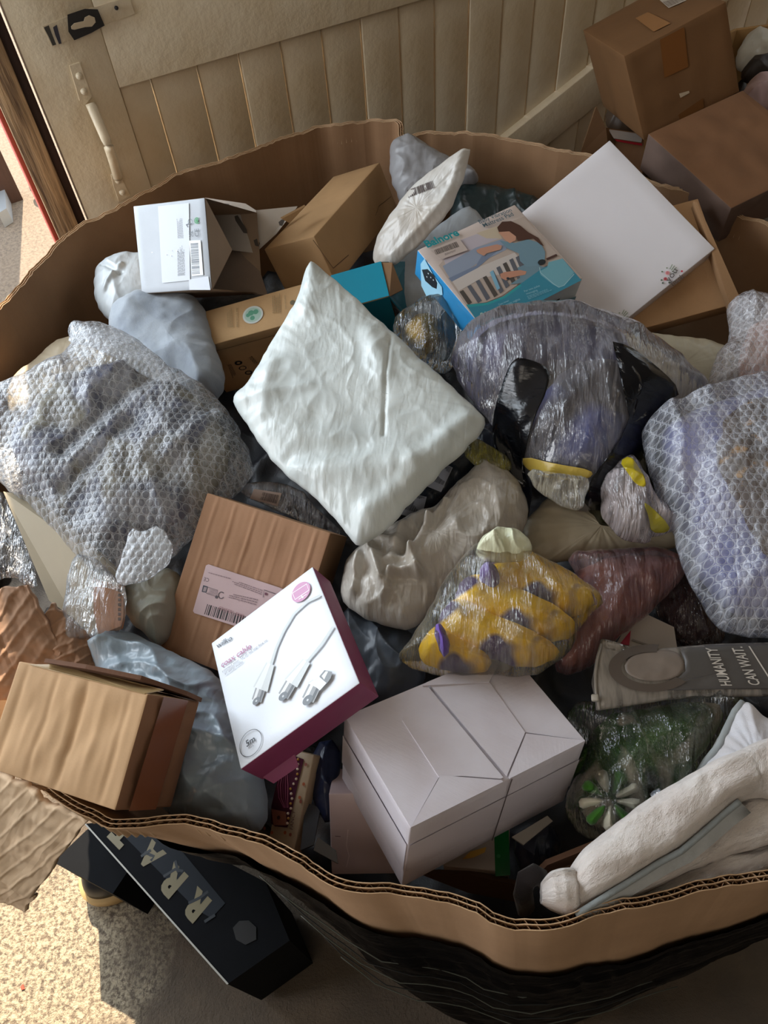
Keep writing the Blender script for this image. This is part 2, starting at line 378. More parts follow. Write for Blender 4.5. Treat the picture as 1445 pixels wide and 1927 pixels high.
def ribs(lst, wd, seed):
    """long pressed ridges and valleys running down the top face of a carton"""
    def f(w, p, q):
        if w != 'top': return 0.
        return sum(a * math.exp(-((p - x - .012 * float(noise(q * 3 + x * 40, x, seed))) / wd) ** 2) * (.6 + 1.2 * abs(float(noise(q * 4, x * 9, seed + 1)))) for x, a in lst)
    return f
class Box:
    def __init__(s, c, R, d, k=1., grow=(0, 0, 0)):
        s.c = CAM + (np.array(c) - CAM) * k; s.R = np.array(R, float)
        U, _, Vt = np.linalg.svd(s.R); s.R = U @ Vt; s.d = np.array(d) * k
        s.u, s.v, s.n = s.R[:, 0], s.R[:, 1], s.R[:, 2]
    def P(s, a, b, h=0.): return s.c + s.u * (a - .5) * s.d[0] + s.v * (b - .5) * s.d[1] + s.n * h
    def face(s, which):
        """frame (origin centre, e1, e2, normal, w, h) of a face"""
        u, v, n, d = s.u, s.v, s.n, s.d; cc = s.c - n * d[2] / 2
        return {'top': (s.c, u, v, n, d[0], d[1]), 'left': (cc - u * d[0] / 2, -v, n, -u, d[1], d[2]), 'right': (cc + u * d[0] / 2, v, n, u, d[1], d[2]),
                'front': (cc - v * d[1] / 2, u, n, -v, d[0], d[2]), 'back': (cc + v * d[1] / 2, -u, n, v, d[0], d[2]), 'bottom': (s.c - n * d[2], u, -v, -n, d[0], d[1])}[which]
    def base(s):
        p = s.c - s.n * s.d[2] / 2; z = min(s.P(a, b, h)[2] for a in (0, 1) for b in (0, 1) for h in (0, -s.d[2])); return np.array([p[0], p[1], z])
    def body(s, name, mats, parent, bev=.0012, fm=None, skip=(), dent=.0006, seed=1, label=None, res=14, hf=None):
        """closed carton: six faces subdivided, softly dented, with rounded edges; skip leaves a face open"""
        V = []; Fs = []; uv = []; mi = []; key = {}
        dx, dy, dz = s.d
        order = ['top', 'bottom', 'left', 'right', 'front', 'back']
        for fi, w in enumerate(order):
            if w in skip: continue
            o, e1, e2, n, a, b = s.face(w); nu = max(2, min(res, int(a / .008))) if not (hf and w in ('top', 'right')) else 90; nv = max(2, min(res, int(b / .008)))
            def ts(k, L):   # keep a narrow row along each edge for the rounding
                e = min(bev / L, .2); return np.r_[0, np.linspace(e, 1 - e, k), 1]
            tu, tv = ts(nu, a), ts(nv, b); idx = {}
            for j, q in enumerate(tv):
                for i, p in enumerate(tu):
                    pos = o + e1 * (p - .5) * a + e2 * (q - .5) * b
                    L = np.array([(pos - s.c) @ s.u, (pos - s.c) @ s.v, (pos - s.c) @ s.n + dz / 2])
                    hd = s.d / 2; cl = np.clip(L, -(hd - bev), hd - bev); dv = L - cl; ln = np.linalg.norm(dv)
                    if ln > 1e-9: L = cl + dv / ln * bev
                    g = min(p, 1 - p, q, 1 - q) * 6; g = min(g, 1)
                    dn = dent * g * float(fbm(p * a * 25 + fi * 3, q * b * 25, seed, 3)) * 2
                    dn += (hf(w, p, q) * min(g * 3, 1)) if hf else 0
                    wp = s.c + s.u * L[0] + s.v * L[1] + s.n * (L[2] - dz / 2) + n * dn
                    kk = tuple(np.round(wp, 6))
                    if kk not in key: key[kk] = len(V); V.append(wp)
                    idx[i, j] = (key[kk], ((p - .5) * a, (q - .5) * b))
            for j in range(len(tv) - 1):
                for i in range(len(tu) - 1):
                    f = [idx[i, j], idx[i + 1, j], idx[i + 1, j + 1], idx[i, j + 1]]
                    ids = [t[0] for t in f]
                    if len(set(ids)) < 3: continue
                    ff = []; uu = []
                    for t in f:
                        if t[0] not in ff: ff.append(t[0]); uu.append(t[1])
                    Fs.append(ff); uv += uu; mi.append((fm or {}).get(w, 0))
        return mk(name, V, Fs, mats, parent, uv, fm=mi, label=label)
    def inpx(s, u, v, which='top'):
        o, e1, e2, n, a, b = s.face(which); q = onplane(u, v, o, n) - o; return np.array([q @ e1, q @ e2])

def text_geo(st, bold=0.):
    cu = bpy.data.curves.new('t', 'FONT'); cu.body = st; cu.size = 1; cu.offset = bold; cu.resolution_u = 3
    ob = bpy.data.objects.new('t', cu); COL.objects.link(ob); bpy.context.view_layer.update()
    me = ob.evaluated_get(bpy.context.evaluated_depsgraph_get()).to_mesh()
    V = np.array([v.co[:2] for v in me.vertices]) if len(me.vertices) else np.zeros((0, 2)); Fs = [tuple(p.vertices) for p in me.polygons]
    ob.evaluated_get(bpy.context.evaluated_depsgraph_get()).to_mesh_clear(); bpy.data.objects.remove(ob); bpy.data.curves.remove(cu); return V, Fs
class Print:
    """flat artwork printed on one face of a box; everything is laid out in that face's own coordinates"""
    def __init__(s, box, which='top', off=.0012):
        s.b = box; s.w = which; s.f = box.face(which) if not isinstance(box, tuple) else box; s.V = []; s.F = []; s.mi = []; s.m = []; s.off = off; s.layer = 0
    def L(s, u, v):
        o, e1, e2, n, a, b = s.f; q = onplane(u, v, o, n) - o; return np.array([q @ e1, q @ e2])
    def add(s, P2, Fs, h, rough=.5):
        o, e1, e2, n, a, b = s.f; k = len(s.V); s.layer += 1; z = s.off + s.layer * .00006
        for p in P2: s.V.append(o + e1 * p[0] + e2 * p[1] + n * z)
        mt = plain(h, rough, name='ink_' + h.strip('#'))
        if mt not in s.m: s.m.append(mt)
        for f in Fs: s.F.append([i + k for i in f]); s.mi.append(s.m.index(mt))
    def poly(s, px, h, rough=.5, px_=True):
        P = np.array([s.L(*p) for p in px]) if px_ else np.array(px)
        a = np.sum(P[:, 0] * np.roll(P[:, 1], -1) - P[:, 1] * np.roll(P[:, 0], -1))
        if a < 0: P = P[::-1]
        s.add(P, [tuple(range(len(P)))], h, rough)
    def text(s, st, p0, p1, h, ys=1., bold=0., fit=True):
        V, Fs = text_geo(st, bold)
        if not len(V): return
        x0 = V[:, 0].min(); w = V[:, 0].max() - x0; A = s.L(*p0); B = s.L(*p1); d = (B - A) / w; pr = np.array([-d[1], d[0]]) * ys
        s.add([A + d * (p[0] - x0) + pr * p[1] for p in V], Fs, h)
    def stroke(s, px, wd, h, closed=False):
        P = np.array([s.L(*p) for p in px]); n = len(P); Lf = []; Rt = []
        for i in range(n):
            a = P[(i - 1) % n] if (closed or i) else P[i]; b = P[(i + 1) % n] if (closed or i < n - 1) else P[i]
            t = (b - a) / (np.linalg.norm(b - a) + 1e-9); q = np.array([-t[1], t[0]]) * wd / 2; Lf.append(P[i] + q); Rt.append(P[i] - q)
        Fs = [(i, (i + 1) % n, (i + 1) % n + n, i + n)[::-1] for i in range(n if closed else n - 1)]
        s.add(Lf + Rt, Fs, h)
    def disc(s, c, r, h, n=28, r0=0, sq=1., a0=0, a1=2 * math.pi):
        C = s.L(*c)
        A = [(math.cos(a0 + (a1 - a0) * i / n), math.sin(a0 + (a1 - a0) * i / n) * sq) for i in range(n + (r0 > 0))]
        if r0: s.add([C + r * np.array(a) for a in A] + [C + r0 * np.array(a) for a in A], [(i, i + 1, i + 1 + n + 1, i + n + 1)[::-1] for i in range(n)], h)
        else: s.add([C + r * np.array(a) for a in A], [tuple(range(n))], h)
    def bars(s, q, h='#22201F', seed=1):
        r = random.Random(seed); Q = np.array([s.L(*p) for p in q]); x = 0
        V = []; Fs = []
        while x < 1:
            a = r.choice([.01, .014, .02, .03]); b = r.choice([.01, .014, .02]); e = min(x + a, 1); k = len(V)
            V += [Q[0] * (1 - x) + Q[1] * x, Q[0] * (1 - e) + Q[1] * e, Q[3] * (1 - e) + Q[2] * e, Q[3] * (1 - x) + Q[2] * x]; Fs.append((k, k + 1, k + 2, k + 3)); x += a + b
        s.add(V, Fs, h)
    def lines(s, q, n, h, seed=1, fill=.45):
        """rows of tiny unreadable copy as short dashes; q = bl, br, tr, tl"""
        r = random.Random(seed); Q = np.array([s.L(*p) for p in q]); V = []; Fs = []
        for j in range(n):
            y0 = (j + .3) / n; y1 = y0 + fill / n; x = 0; end = r.uniform(.75, 1)
            while x < end:
                w = r.uniform(.03, .12); e = min(x + w, end); k = len(V)
                for a, b in ((x, y0), (e, y0), (e, y1), (x, y1)): V.append((Q[0] * (1 - a) + Q[1] * a) * (1 - b) + (Q[3] * (1 - a) + Q[2] * a) * b)
                Fs.append((k, k + 1, k + 2, k + 3)); x = e + .02
        s.add(V, Fs, h)
    def build(s, name, parent, label=None):
        return mk(name, s.V, s.F, s.m, parent, uvplane(s.V), fm=s.mi, smooth=False, label=label)

def patch(name, A, B, C, D, th, mat, parent=None, nu=30, nv=20, bulge=0., wav=.004, ws=12, jag=0., seed=1, fn=None, label=None, cols=None):
    """a bent sheet of real thickness between four corners (a,b along the near edge)"""
    A, B, C, D = [np.array(x, float) for x in (A, B, C, D)]; V = []; uv = []
    n = nz(np.cross(B - A, D - A)); 
    if n @ (CAM - A) < 0: n = -n
    w, h = np.linalg.norm(B - A), np.linalg.norm(D - A)
    for j in range(nv + 1):
        for i in range(nu + 1):
            a, b = i / nu, j / nv
            if jag:
                a2 = a + jag * float(noise(b * 9, a * 3, seed)) * (1 if a > .5 else -1) * abs(a - .5) * 2; b2 = b + jag * float(noise(a * 9, 5 + b, seed + 1)) * abs(b - .5) * 2
            else: a2, b2 = a, b
            p = (A * (1 - a2) + B * a2) * (1 - b2) + (D * (1 - a2) + C * a2) * b2
            hh = bulge * math.sin(math.pi * a) * math.sin(math.pi * b) + wav * float(fbm(a * w * ws * 3, b * h * ws * 3, seed, 3))
            if fn: hh += fn(a, b)
            V.append(p + n * hh); uv.append((a * w, b * h))
    N = len(V); V = V + [v - n * th for v in V]; uv = uv + uv
    g = lambda i, j: j * (nu + 1) + i
    Fs = [(g(i, j), g(i + 1, j), g(i + 1, j + 1), g(i, j + 1)) for j in range(nv) for i in range(nu)]
    Fs += [tuple(k + N for k in f[::-1]) for f in Fs]
    for i in range(nu): Fs += [(g(i, 0), g(i, 0) + N, g(i + 1, 0) + N, g(i + 1, 0)), (g(i, nv), g(i + 1, nv), g(i + 1, nv) + N, g(i, nv) + N)]
    for j in range(nv): Fs += [(g(0, j), g(0, j + 1), g(0, j + 1) + N, g(0, j) + N), (g(nu, j), g(nu, j) + N, g(nu, j + 1) + N, g(nu, j + 1))]
    return mk(name, V, Fs, mat, parent, uv, label=label)
def tube(name, pts, rad, mat, parent=None, n=10, label=None, flat=1.):
    P = np.array(pts, float); rad = np.broadcast_to(rad, len(P)); V = []; uv = []; up = np.array([0, 0, 1.]); L = 0
    for i in range(len(P)):
        t = nz(P[min(i + 1, len(P) - 1)] - P[max(i - 1, 0)]); a = np.cross(t, up)
        a = nz(a) if np.linalg.norm(a) > 1e-3 else np.array([1., 0, 0]); b = np.cross(a, t)
        if i: L += np.linalg.norm(P[i] - P[i - 1])
        for k in range(n): q = 2 * math.pi * k / n; V.append(P[i] + (a * math.cos(q) + b * math.sin(q) * flat) * rad[i]); uv.append((k / n * rad[i] * 6, L))
    Fs = [(i * n + k, i * n + (k + 1) % n, (i + 1) * n + (k + 1) % n, (i + 1) * n + k) for i in range(len(P) - 1) for k in range(n)]
    Fs += [tuple(range(n))[::-1], tuple((len(P) - 1) * n + k for k in range(n))]
    return mk(name, V, Fs, mat, parent, uv, label=label)
def obox(name, o, e1, e2, e3, mat, parent=None, label=None, bev=.002):
    """a block spanned by three edge vectors from corner o"""
    e = [np.array(x, float) for x in (e1, e2, e3)]; o = np.array(o, float)
    if np.dot(np.cross(e[0], e[1]), e[2]) < 0: o = o + e[2]; e[2] = -e[2]
    c = o + (e[0] + e[1]) / 2 + e[2]; R = np.stack([nz(x) for x in e], 1)
    b = Box(c, R, [np.linalg.norm(x) for x in e]); return b.body(name, mat, parent, bev=bev, dent=0, label=label, res=3)

FIT = {
 'coax': ([-0.1202, 0.3533, 0.9429], [[0.8432, -0.2734, -0.4628], [0.3378, 0.9393, 0.0605], [0.4181, -0.2074, 0.8844]], [0.1436, 0.1651, 0.0343]),
 'tuck': ([0.0573, 0.2712, 0.9283], [[0.8972, -0.4229, 0.1273], [0.3856, 0.8907, 0.2407], [-0.2152, -0.1669, 0.9622]], [0.195, 0.1283, 0.1068]),
 'labelbox': ([-0.1698, 0.4652, 0.9025], [[0.8805, 0.3898, -0.2698], [-0.4736, 0.7472, -0.4662], [0.0199, 0.5383, 0.8425]], [0.163, 0.189, 0.0576]),
 'foldbox': ([-0.3117, 0.2845, 0.9809], [[0.8947, 0.302, -0.3292], [-0.3935, 0.8816, -0.2608], [0.2114, 0.3628, 0.9076]], [0.161, 0.0999, 0.0802]),
 'grey': ([-0.2785, 1.0306, 0.9813], [[0.9232, 0.0588, -0.3798], [-0.3231, 0.654, -0.684], [0.2082, 0.7542, 0.6228]], [0.1271, 0.1275, 0.1497]),
 'kraft': ([-0.1203, 0.9792, 0.894], [[0.9844, -0.1071, -0.1395], [0.0603, 0.9508, -0.304], [0.1652, 0.2909, 0.9424]], [0.3165, 0.0639, 0.1458]),
 'baln': ([0.2125, 0.9948, 0.9227], [[0.8823, -0.4636, 0.0813], [0.4697, 0.8561, -0.2157], [0.0303, 0.2285, 0.9731]], [0.1878, 0.1745, 0.0529]),
 'floral': ([0.3227, 0.918, 0.9856], [[0.834, -0.5225, -0.1772], [0.3888, 0.7845, -0.4831], [0.3914, 0.334, 0.8574]], [0.2495, 0.2185, 0.015]),
 'under': ([0.4579, 1.021, 0.8669], [[0.9865, -0.1498, -0.0662], [0.1041, 0.8855, -0.4529], [0.1264, 0.4399, 0.8891]], [0.2294, 0.1894, 0.033]),
 'tall': ([-0.0538, 1.2717, 0.8822], [[0.8485, 0.4281, -0.3111], [-0.3607, 0.898, 0.2519], [0.3872, -0.1015, 0.9164]], [0.1063, 0.2918, 0.0909]),
 'backbox': ([0.5517, 1.2805, 1.0443], [[0.9273, -0.373, 0.0328], [0.1061, 0.1777, -0.9784], [0.3591, 0.9107, 0.2043]], [0.1639, 0.1412, 0.2248]),
 'flapbox': ([0.6056, 1.1366, 0.9945], [[0.9188, -0.3921, -0.0452], [0.3802, 0.9101, -0.1648], [0.1058, 0.1343, 0.9853]], [0.187, 0.2008, 0.0665]),
 'pink': ([-0.0495, 0.2012, 0.8587], [[0.9972, 0.0682, -0.0291], [-0.0701, 0.7373, -0.672], [-0.0244, 0.6721, 0.74]], [0.0663, 0.0833, 0.0571]),
 'green': ([0.0617, 0.1897, 0.8181], [[0.9804, 0.1952, -0.0261], [-0.1899, 0.9723, 0.1359], [0.0519, -0.1283, 0.9904]], [0.0649, 0.0456, 0.0297]),
 'fancy': ([-0.1213, 0.2391, 0.8615], [[0.853, 0.2817, -0.4394], [-0.3991, 0.8945, -0.2012], [0.3364, 0.347, 0.8755]], [0.0327, 0.0954, 0.0149]),
 'black': ([-0.3774, 0.3067, 0.2822], [[0.696, -0.6725, 0.2516], [0.5085, 0.7091, 0.4885], [-0.5069, -0.212, 0.8355]], [0.1433, 0.3908, 0.34]),
}
# ================================================================ THE SETTING
def concrete(name, h1, h2, h3, bump=1., sc=1., patch_c=None, patch_r=.2):
    n = NT(name); f = n.noise(2.2 * sc, 6, .6); g = n.noise(26 * sc, 6, .7); p = n.noise(5 * sc, 3, .6)
    col = n.mix(n.ramp(f, [(.35, (0, 0, 0)), (.65, (1, 1, 1))]), lin(h1), lin(h2))
    dv = n.n('ShaderNodeVectorMath', operation='DISTANCE'); n.l(n.uv, dv.inputs[0]); dv.inputs[1].default_value = (*patch_c, 0) if patch_c else (0, 0, 0)
    near = n.ramp(n.math('ADD', dv.outputs['Value'], n.math('MULTIPLY', n.math('SUBTRACT', p, .5), .35)), [(.0, (1, 1, 1)), (patch_r, (1, 1, 1)), (min(patch_r + .1, 1), (0, 0, 0))]) if patch_c else 1.0
    pm = n.math('MULTIPLY', near, n.ramp(n.noise(80 * sc, 6, .75), [(.42, (0, 0, 0)), (.56, (1, 1, 1))]))
    col = n.mix(pm, col, lin(h3)); n.l(col, n.b.inputs['Base Color']); n.set(n.b, Roughness=.85)
    b = n.bump(g, .6 * bump, .006); b = n.bump(n.noise(140 * sc, 4, .7), .8 * bump, .003, b); n.l(b, n.b.inputs['Normal']); return n.m
_fc = np.mean([(-2.6, -1.6), (2.6, -1.6), (2.6, 2.6), tuple(door_pt(2.4, 0)[:2]), tuple(door_pt(-2.2, 0)[:2])], 0); FLOORC = (-.70 - _fc[0], .24 - _fc[1])
def ground(name, pts, z, th, mat):
    P = [np.array([x, y, z]) for x, y in pts]; return prism(name, P, th, mat, n=np.array([0, 0, 1.]))
E0 = door_pt(-2.2, 0)[:2]; E1 = door_pt(2.4, 0)[:2]
fl = ground('floor', [(-2.6, -1.6), (2.6, -1.6), (2.6, 2.7), tuple(E1), tuple(E0)], 0, .08, concrete('floor_concrete', '#6E5F4E', '#4C443C', '#A79A82', 1.6, 1.3, FLOORC, .12)); fl['kind'] = 'structure'
og = ground('outdoor_paving', [tuple(E1), tuple(E1 + DN[:2] * 4), tuple(E0 + DN[:2] * 4), tuple(E0)], -.012, .08, concrete('outdoor_concrete', '#6F6152', '#5F5347', '#7A6C5D', 1.4)); og['kind'] = 'structure'
def crack_pts(px): return [atz(u, v, -.010) for u, v in px]

paint = NT('cream_paint'); f_ = paint.noise(6, 4, .6)
paint.l(paint.mix(paint.ramp(f_, [(.3, (0, 0, 0)), (.75, (1, 1, 1))]), lin('#DCCDB2'), lin('#C6B08C')), paint.b.inputs['Base Color']); paint.set(paint.b, Roughness=.42)
paint.l(paint.bump(paint.noise(40, 4, .6), .55, .003, paint.bump(paint.noise(1, 4, .6, paint.map((120, 12, 1))), .2, .0015)), paint.b.inputs['Normal']); PAINT = paint.m
wood = NT('weathered_wood'); g_ = wood.noise(1, 5, .65, wood.map((90, 5, 1)))
wood.l(wood.mix(wood.ramp(g_, [(.35, (0, 0, 0)), (.62, (1, 1, 1))]), lin('#4A3426'), lin('#C2A078')), wood.b.inputs['Base Color']); wood.set(wood.b, Roughness=.9)
wood.l(wood.bump(g_, .9, .004), wood.b.inputs['Normal']); WOOD = wood.m
dkw = NT('dark_stained_wood'); g_ = dkw.noise(1, 5, .65, dkw.map((60, 5, 1)))
dkw.l(dkw.mix(g_, lin('#2A1B17'), lin('#4D342A')), dkw.b.inputs['Base Color']); dkw.set(dkw.b, Roughness=.7); dkw.l(dkw.bump(g_, .6, .003), dkw.b.inputs['Normal']); DARKWOOD = dkw.m
red = plain('#A3402F', .6, name='old_red_paint')

door = empty('door_1', None, None, door_pt(.1, 0), kind='structure')
def dblock(name, t0, t1, z0, z1, n0, n1, mat, parent=door, label=None, bev=.002):
    return obox(name, door_pt(t0, z0, n0), DT * (t1 - t0), DN * (n1 - n0), np.array([0, 0, z1 - z0]), mat, parent, label, bev)
zb = .04
dblock('stile', .100, .229, zb, 2.10, -.006, .04, PAINT)
dblock('lock_rail', .229, 1.95, 1.061, 1.30, -.006, .04, PAINT)
dblock('bottom_rail', .229, 1.95, zb, .22, -.006, .04, PAINT)
dblock('top_rail', .229, 1.95, 1.80, 2.10, -.006, .04, PAINT)
x = .229; k = 0
gaps = [.286, .371, .450, .531, .614, .695, .776, .855, .935, 1.014, 1.094, 1.174, 1.256, 1.338, 1.42, 1.50, 1.58, 1.66, 1.74, 1.82, 1.90]
for g in gaps:
    j = .0012 * ((k * 7) % 3)
    dblock('plank', x + .0014, g - .0014, .20, 1.82, .004 + j, .028, PAINT, bev=.0022); x = g; k += 1
# diagonal brace rising to the right
A_ = door_pt(.93, .695, .004); bd = nz(door_pt(1.6, .965) - door_pt(.93, .695)); bn = np.cross(bd, DN); bn = bn if bn[2] < 0 else -bn
obox('brace', door_pt(.80, .645, -.014), bd * 1.25, bn * .095, DN * .022, PAINT, door)
# latch plate with keyhole and slotted lift
lp = [ondoor(u, v, -.007) for u, v in ((80, 50), (150, 22), (243, -6), (254, 26), (183, 52), (98, 88))]
latch = prism('lock_plate', lp, .004, PAINT, door, label='painted lock plate with worn dark metal around the keyhole')
prism('worn_patch', [ondoor(u, v, -.0125) for u, v in ((127, 28), (160, 17), (184, 18), (197, 48), (172, 62), (140, 76), (129, 60))], .0012, plain('#2C2825', .45, .3), latch)
prism('keyhole', [ondoor(u, v, -.0145) for u, v in ((134, 50), (140, 44), (158, 40), (160, 33), (168, 29), (178, 33), (180, 42), (173, 50), (160, 51), (140, 56), (135, 55))], .0012, plain('#BCA98C', .6), latch)
prism('worn_patch', [ondoor(u, v, -.0125) for u, v in ((83, 52), (92, 48), (97, 62), (106, 84), (99, 86), (92, 70), (84, 55))], .0012, plain('#3B3730', .5), latch)
prism('worn_patch', [ondoor(u, v, -.0125) for u, v in ((100, 52), (107, 47), (113, 70), (116, 82), (111, 83), (104, 66))], .0012, plain('#33303A', .5), latch)
tube('screw_hole', [ondoor(219, 15, -.0125), ondoor(219, 15, -.009)], .0032, plain('#1C1512', .8), latch, 12)
# pull handle
hp = [(142, 128), (158, 162), (170, 195), (186, 232), (202, 268), (214, 305), (222, 335), (236, 368)]
out_ = [.004, .006, .016, .034, .040, .034, .016, .004]
pull = empty('pull_handle', None, None, ondoor(190, 250, -.006)); pull.parent = door; LOC[pull.name] = ondoor(190, 250, -.006); pull.location = Vector(LOC[pull.name] - LOC[door.name])
hpts = resample(np.array([ondoor(u, v, -.006 - o) for (u, v), o in zip(hp[2:7], [.008, .024, .036, .028, .008])]), 24, False)
tube('grip', hpts, .0085, PAINT, pull, 12, flat=.75)
for q in (((131, 124), (150, 118), (173, 182), (158, 200), (150, 190)), ((209, 330), (222, 322), (245, 368), (224, 380), (214, 350))):
    pl_ = prism('fixing_plate', [ondoor(u, v, -.0105) for u, v in q], .0045, PAINT, pull)
for u, v in ((149, 143), (158, 172), (222, 340), (230, 362)):
    tube('screw', [ondoor(u, v, -.0125), ondoor(u, v, -.010)], .0055, PAINT, pull, 14)
# frame post between the leaf and the open doorway
post = empty('trim_1', None, None, door_pt(.05, 0), kind='structure')
obox('rebate', door_pt(.079, 0, .006), DT * .016, DN * .07, np.array([0, 0, 2.1]), DARKWOOD, post)
obox('weathered_post', door_pt(.037, 0, -.010), DT * .042, DN * .10, np.array([0, 0, 2.1]), WOOD, post)
obox('red_edge', door_pt(.029, 0, .0), DT * .0085, DN * .095, np.array([0, 0, 2.1]), red, post)
# walls around and roof, all beyond the frame, that let daylight in only through the doorway
wl = obox('wall_left', door_pt(-2.2, 0), DT * 1.15, DN * .12, np.array([0, 0, 2.5]), plain('#CFC4AE', .8)); wl['kind'] = 'structure'
wt = obox('wall_back', door_pt(-1.05, 2.1), DT * 3.0, DN * .12, np.array([0, 0, .4]), plain('#CFC4AE', .8)); wt['kind'] = 'structure'
wr_ = obox('wall_right', door_pt(1.952, 0), DT * 1.6, DN * .12, np.array([0, 0, 2.5]), PAINT); wr_['kind'] = 'structure'
ce = prism('ceiling', [np.array([*E0, 2.5]) + DN * .2, np.array([*E1, 2.5]) + DN * .2, (2.6, .5, 2.5), (2.6, -1.6, 2.5), (-2.6, -1.6, 2.5)], .06, plain('#B9B0A0', .9)); ce['kind'] = 'structure'
for nm_, o_w, a_w, b_w in (('wall_front', (-2.6, -1.72, 0), (5.2, 0, 0), (0, .12, 0)), ('wall_right_side', (2.6, -1.6, 0), (.12, 0, 0), (0, 4.2, 0)), ('wall_left_side', (-2.72, -1.6, 0), (.12, 0, 0), (0, 2.1, 0))):
    o = obox(nm_, o_w, a_w, b_w, (0, 0, 2.5), plain('#8F8678', .9)); o['kind'] = 'structure'
# outside: gate post with its metal shoe, hook and a crack
gp = empty('gate_post', 'dark brown wooden gate post standing on sunlit paving outside', 'post', atz(15, 380, -.01))
g0 = atz(44, 376, -.012); g1 = atz(-14, 396, -.012); gx = g1 - g0; obox('timber', g0, gx, np.array([-gx[1], gx[0], 0]) * -.5, (0, 0, 1.5), DARKWOOD, gp)
prism('metal_foot', [atz(-4, 402, .05), atz(12, 392, .05), atz(8, 350, .05), atz(-6, 330, .05)], .06, plain('#9AA0A6', .5, .5), gp, n=np.array([0, 0, 1.]))
hk = [atz(u, v, .03) for u, v in ((75, 352), (70, 345), (62, 344), (57, 350), (60, 358), (68, 362))]
o = tube('wall_hook', resample(np.array(hk), 20, False), .006, plain('#6E675F', .4, .8)); tag(o, 'small curved metal hook just outside the weathered frame', 'hook')

# ================================================================ THE PALLET BOX
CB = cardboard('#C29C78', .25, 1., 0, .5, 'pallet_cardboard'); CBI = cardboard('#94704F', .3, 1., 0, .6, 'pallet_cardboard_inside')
def rimpt(u, v, z=.95): p = atz(u, v, z); return [p[0], p[1], z]
ctrl = []   # x, y, ztop, xb, yb  (counter-clockwise from the front-left corner)
def cp(p, b=None):
    b = b or (p[0], p[1]); ctrl.append([p[0], p[1], p[2], b[0], b[1]])
cp(rimpt(90, 1470), (.12, .42)); cp(rimpt(140, 1512), (.12, .38)); cp(rimpt(200, 1547), (.12, .34)); cp(rimpt(240, 1541), (.12, .30)); cp(rimpt(350, 1530), (.10, .23)); cp(rimpt(420, 1545), (.075, .165))
cp(rimpt(500, 1577), (.05, .11)); cp(rimpt(600, 1636), (.07, .095)); cp(rimpt(660, 1655), (.085, .085)); cp(rimpt(740, 1663), (.105, .08)); cp(rimpt(840, 1683), (.13, .075)); cp(rimpt(930, 1708), (.15, .072)); cp(rimpt(940, 1730), (.155, .072))
cp(rimpt(1050, 1728), (.18, .07)); cp(rimpt(1120, 1703), (.21, .07)); cp(rimpt(1280, 1665), (.26, .085)); cp(rimpt(1445, 1638), (.33, .115)); cp((.45, .15, .95), (.44, .16)); cp((.66, .26, .95)); cp((.755, .42, .95)); cp((.77, .62, .95)); cp((.72, .86, .95))
cp(rimpt(1445, 428)); cp(rimpt(1330, 380)); cp(rimpt(1230, 342)); cp(rimpt(1100, 293)); cp(rimpt(1000, 272)); cp(rimpt(930, 260)); cp(rimpt(870, 253)); cp(rimpt(800, 252)); cp(rimpt(752, 262)); cp(rimpt(748, 230)); cp(rimpt(690, 228)); cp(rimpt(600, 240)); cp(rimpt(530, 262)); cp(rimpt(430, 300))
cp(rimpt(330, 330)); cp(rimpt(270, 366)); cp(rimpt(215, 400)); cp(rimpt(150, 425)); cp(rimpt(100, 468)); cp(rimpt(60, 520)); cp(rimpt(0, 582)); cp((-.605, .82, .95)); cp((-.62, .66, .94)); cp((-.585, .50, .90), (-.50, .62)); cp((-.53, .40, .82), (-.33, .56)); cp((-.45, .33, .76), (-.15, .50)); cp((-.375, .29, .80), (.0, .45)); 
ctrl = np.array(ctrl)
NP = 620
cl = np.vstack([ctrl, ctrl[:1]]); s_ = np.r_[0, np.cumsum(np.linalg.norm(np.diff(cl[:, :2], axis=0), axis=1))]
tt = np.linspace(0, s_[-1], NP, endpoint=False)
PT = np.stack([np.interp(tt, s_, cl[:, i]) for i in range(5)], 1)
def sm(a, k=2):
    for _ in range(k): a = (np.roll(a, 1, 0) + 2 * a + np.roll(a, -1, 0)) / 4
    return a
PT = sm(PT, 2); PT[:, 2] += .005 * noise(tt * 35, tt * 0, 3) + .0035 * noise(tt * 95, tt * 0, 13) + .006 * noise(tt * 9, tt * 0 + 4, 4)
PT[:, :2] += (.005 * noise(tt * 16, tt * 0, 5) + .002 * noise(tt * 60, tt * 0, 15))[:, None]
tan = sm(np.roll(PT[:, :2], -1, 0) - np.roll(PT[:, :2], 1, 0), 2); tan /= np.linalg.norm(tan, axis=1)[:, None]
nout = np.stack([tan[:, 1], -tan[:, 0]], 1)       # outward
front = np.clip((.55 - PT[:, 1]) / .3, 0, 1)
def ring_at(z, off):
    z = np.broadcast_to(z, NP); k = np.clip((PT[:, 2] - z) / .95, 0, 1)[:, None]
    xy = PT[:, :2] * (1 - k) + PT[:, 3:5] * k
    bul = .018 * np.sin(np.pi * np.clip(k[:, 0] * 1.05, 0, 1)) * front
    xy = xy + nout * (off + bul + .004 * noise(tt * 9, z * 7, 11) * np.minimum(k[:, 0] * 8, 1))[:, None]
    return np.column_stack([xy, z])
